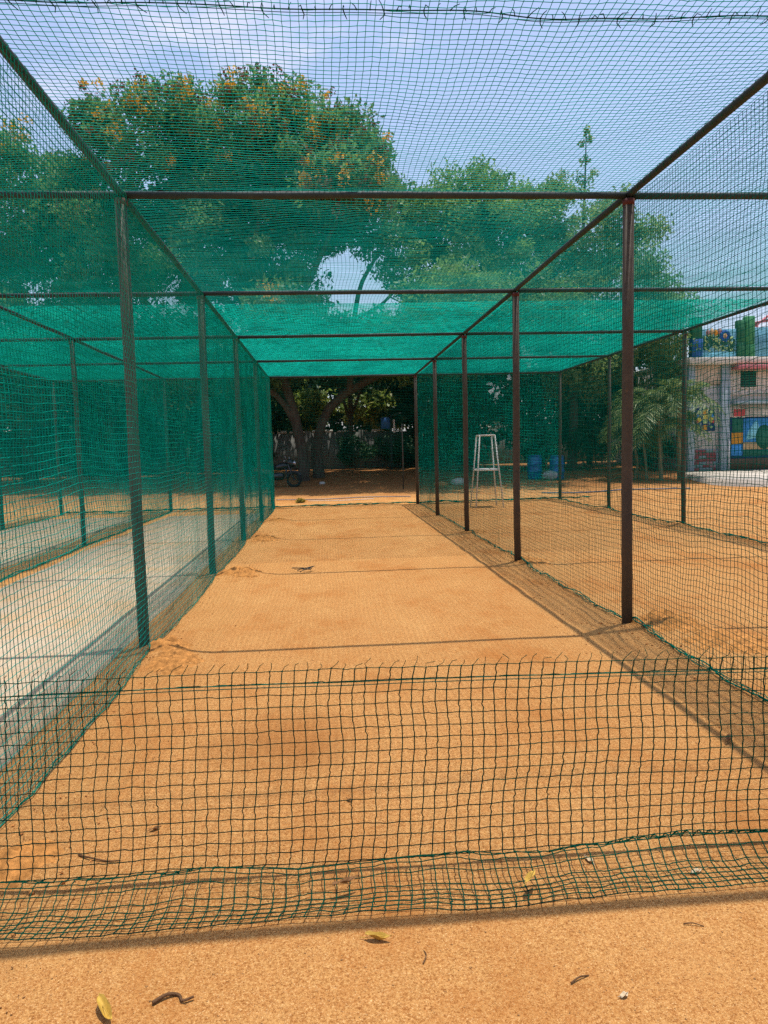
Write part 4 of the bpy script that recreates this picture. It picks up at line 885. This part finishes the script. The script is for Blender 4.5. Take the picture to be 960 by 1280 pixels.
# tuft, hoses, tarpaulin scraps beyond the far net
V, q = leaves(np.array([[0, 0, .08], [.06, .02, .06], [-.07, 0, .05]]), np.array([.10, .09, .08]), 110, .07)
V[..., 2] = np.maximum(V[..., 2], .0)
o = Big().add(V, q).build('weed_tuft', mk_leaf('yellowed_weed', (0.22, 0.16, 0.02), (0.46, 0.36, 0.05), .3), loc=(-.80, 21.6, float(gh(-.8, 21.6)))); tag(o, 'small yellowed weed tuft just behind the far net', 'plant')
def hose(path, r, mat, label):
    c = curve(path, 40); c[:, 2] = gh(c[:, 0], c[:, 1]) + r + .004; return tag(Big().tube(c, r, 6).build('hose', mat, smooth=True), label, 'hose')
hose([(6.7, 22.5, 0), (8.0, 22.1, 0), (9.6, 22.8, 0), (11.5, 22.4, 0)], .022, mk_plain('blue_grey_hose', (.10, .13, .20), .5), 'blue-grey hose lying behind the right lane')
hose([(-1.6, 23.0, 0), (-.2, 22.7, 0), (1.2, 23.1, 0), (2.6, 22.8, 0)], .016, mk_plain('grey_hose', (.24, .22, .22), .5), 'grey hose lying across behind the clay pitch')
hose([(-.6, 22.2, 0), (.5, 22.0, 0), (1.4, 22.3, 0)], .010, wht, 'thin white pipe on the ground behind the far net')
for lab, x, y, s in (('pale stone lying under the trees left of the stand', 5.0, 27.5, .30), ('reddish stone under the trees beside the pale one', 4.2, 26.8, .24), ('small pale stone in the shade under the big tree', -.2, 29.6, .13)):
    k = Big(); d = rng.normal(size=(60, 3)); TH, PHI = np.meshgrid(np.linspace(0, np.pi, 9), np.linspace(0, 2 * np.pi, 12, endpoint=False), indexing='ij')
    RR = 1 + .15 * np.sin(2 * PHI + 3 * TH + x) * np.sin(TH) + .1 * np.sin(5 * PHI - TH * 2 + y) * np.sin(TH); V = s * np.stack([RR * np.sin(TH) * np.cos(PHI), .7 * RR * np.sin(TH) * np.sin(PHI), .55 * RR * np.cos(TH) + .35], -1)
    I = np.arange(9 * 12).reshape(9, 12); k.add(V, np.stack([I[:-1], np.roll(I, -1, 1)[:-1], np.roll(I, -1, 1)[1:], I[1:]], -1))
    o = k.build('stone', wh_stone if 'pale' in lab and 'reddish' not in lab else M['soil'], smooth=True, loc=(x, y, float(gh(x, y)))); tag(o, lab, 'stone')

# dry leaves and twigs on the sand
lm = [mk_plain('dry_leaf_yellow', (.52, .32, .05), .7, .2, 40), mk_plain('dry_leaf_brown', (.22, .10, .03), .7, .2, 40), mk_plain('dry_leaf_pale', (.62, .48, .30), .7, .2, 40)]
def dry_leaf(label, x, y, L_, W, rz, mat, curl=.3, tilt=.15, z=None):
    n1, n2 = 9, 5; s = np.linspace(0, 1, n1); w = W * np.sin(np.pi * s ** .8) ** .8 * (1 - .2 * s); tt = np.linspace(-1, 1, n2)
    S, T = np.meshgrid(s, tt, indexing='ij')
    Xl = (S - .5) * L_; Yl = T * w[:, None] * .5; Zl = curl * np.abs(T) ** 1.5 * w[:, None] * .8 + curl * L_ * .35 * (S - .5) ** 2 * 4 * tilt * 4
    Zl = Zl + .004 * np.sin(S * 9 + T * 2); Zl -= Zl.min()
    I = np.arange(n1 * n2).reshape(n1, n2); b = Big().add(np.stack([Xl, Yl, Zl], -1), np.stack([I[:-1, :-1], I[1:, :-1], I[1:, 1:], I[:-1, 1:]], -1))
    b.tube([(-L_ * .72, .002, .004), (-L_ * .5, 0, .006), (L_ * .45, 0, float(Zl[:, n2 // 2].max()) + .001)], [.0012, .0014, .0007], 4)
    o = b.build('dry_leaf', lm[mat], smooth=True, loc=(x, y, (float(gh(x, y)) + .008) if z is None else z)); o.rotation_euler = (0, 0, rz); tag(o, label, 'leaf', 'dry leaves on the sand')
dry_leaf('curled yellow leaf on the sand in front of the net, centre', .115, 2.17, .085, .026, .15 - .4, 0, .9)
dry_leaf('yellow-brown leaf caught on the foot of the front net', .655, 2.36, .085, .028, .9, 0, .5, z=.055)
dry_leaf('yellow leaf cut by the bottom edge of the frame', -.655, 1.945, .12, .032, -1.0, 0, .9)
dry_leaf('pale scrap of leaf at the front net foot, right', 1.27, 2.40, .05, .022, .3, 2, .4); dry_leaf('pale scrap of leaf behind the net foot', .92, 2.52, .05, .02, 1.9, 2, .4)
dry_leaf('small pale leaf on the sand at lower right', .78, 1.86, .028, .018, .3, 2, .3); dry_leaf('brown leaf at the foot of the right net wall', 2.02, 3.5, .11, .035, .8, 1, .7)
dry_leaf('olive dry leaf lying inside the front net fold', .02, 2.42, .10, .022, .4, 1, .5, z=.05)
dry_leaf('small brown leaf behind the left end of the front net', -.75, 2.95, .05, .02, .5, 1, .4); dry_leaf('tiny brown leaf in the middle of the pitch', .05, 3.1, .035, .018, 2.2, 1, .4)
tm = mk_bark('dry_twig', (.07, .035, .015), (.16, .08, .035))
def twig(label, x, y, pts, r):
    p = np.array([(a, c, 0.0) for a, c in pts]); p[:, 2] = r + .006 + .004 * np.sin(np.arange(len(p)) * 2.1); o = Big().tube(curve(p, 16), np.linspace(r, r * .6, 16), 6).build('twig', tm, smooth=True, loc=(x, y, float(gh(x, y)) + .002)); tag(o, label, 'twig', 'twigs on the sand')
twig('bent brown twig on the sand near the lower left corner', -.48, 1.985, [(-.055, -.012), (-.02, .012), (.012, .016), (.028, -.012), (.058, -.004)], .0055)
twig('short straight twig on the sand at lower right', .68, 1.935, [(-.03, -.012), (0, .004), (.032, .016)], .003)
twig('thin twig behind the left end of the front net', -.93, 2.75, [(-.07, .03), (-.02, .0), (.05, -.02), (.1, -.03)], .004)
twig('thin pale twig right of the centre leaf', .25, 2.08, [(-.01, -.03), (.004, 0), (.0, .03)], .002)
twig('small twig on the right foreground sand', 1.12, 2.13, [(-.03, .006), (0, 0), (.03, -.01)], .0022)
# tangled wire on the pitch
t_ = np.linspace(0, 1, 70); th = t_ * 26
p = np.stack([.13 * np.cos(th) * (1 - .4 * t_) + .10 * t_, .10 * np.sin(th * 1.07) * (1 - .3 * t_), .012 + .05 * np.abs(np.sin(th * .43))], -1)
o = Big().tube(p, .0035, 5).build('wire_tangle', M['steel'], smooth=True, loc=(-.37, 9.22, .01)); tag(o, 'small tangle of wire lying on the pitch', 'wire')
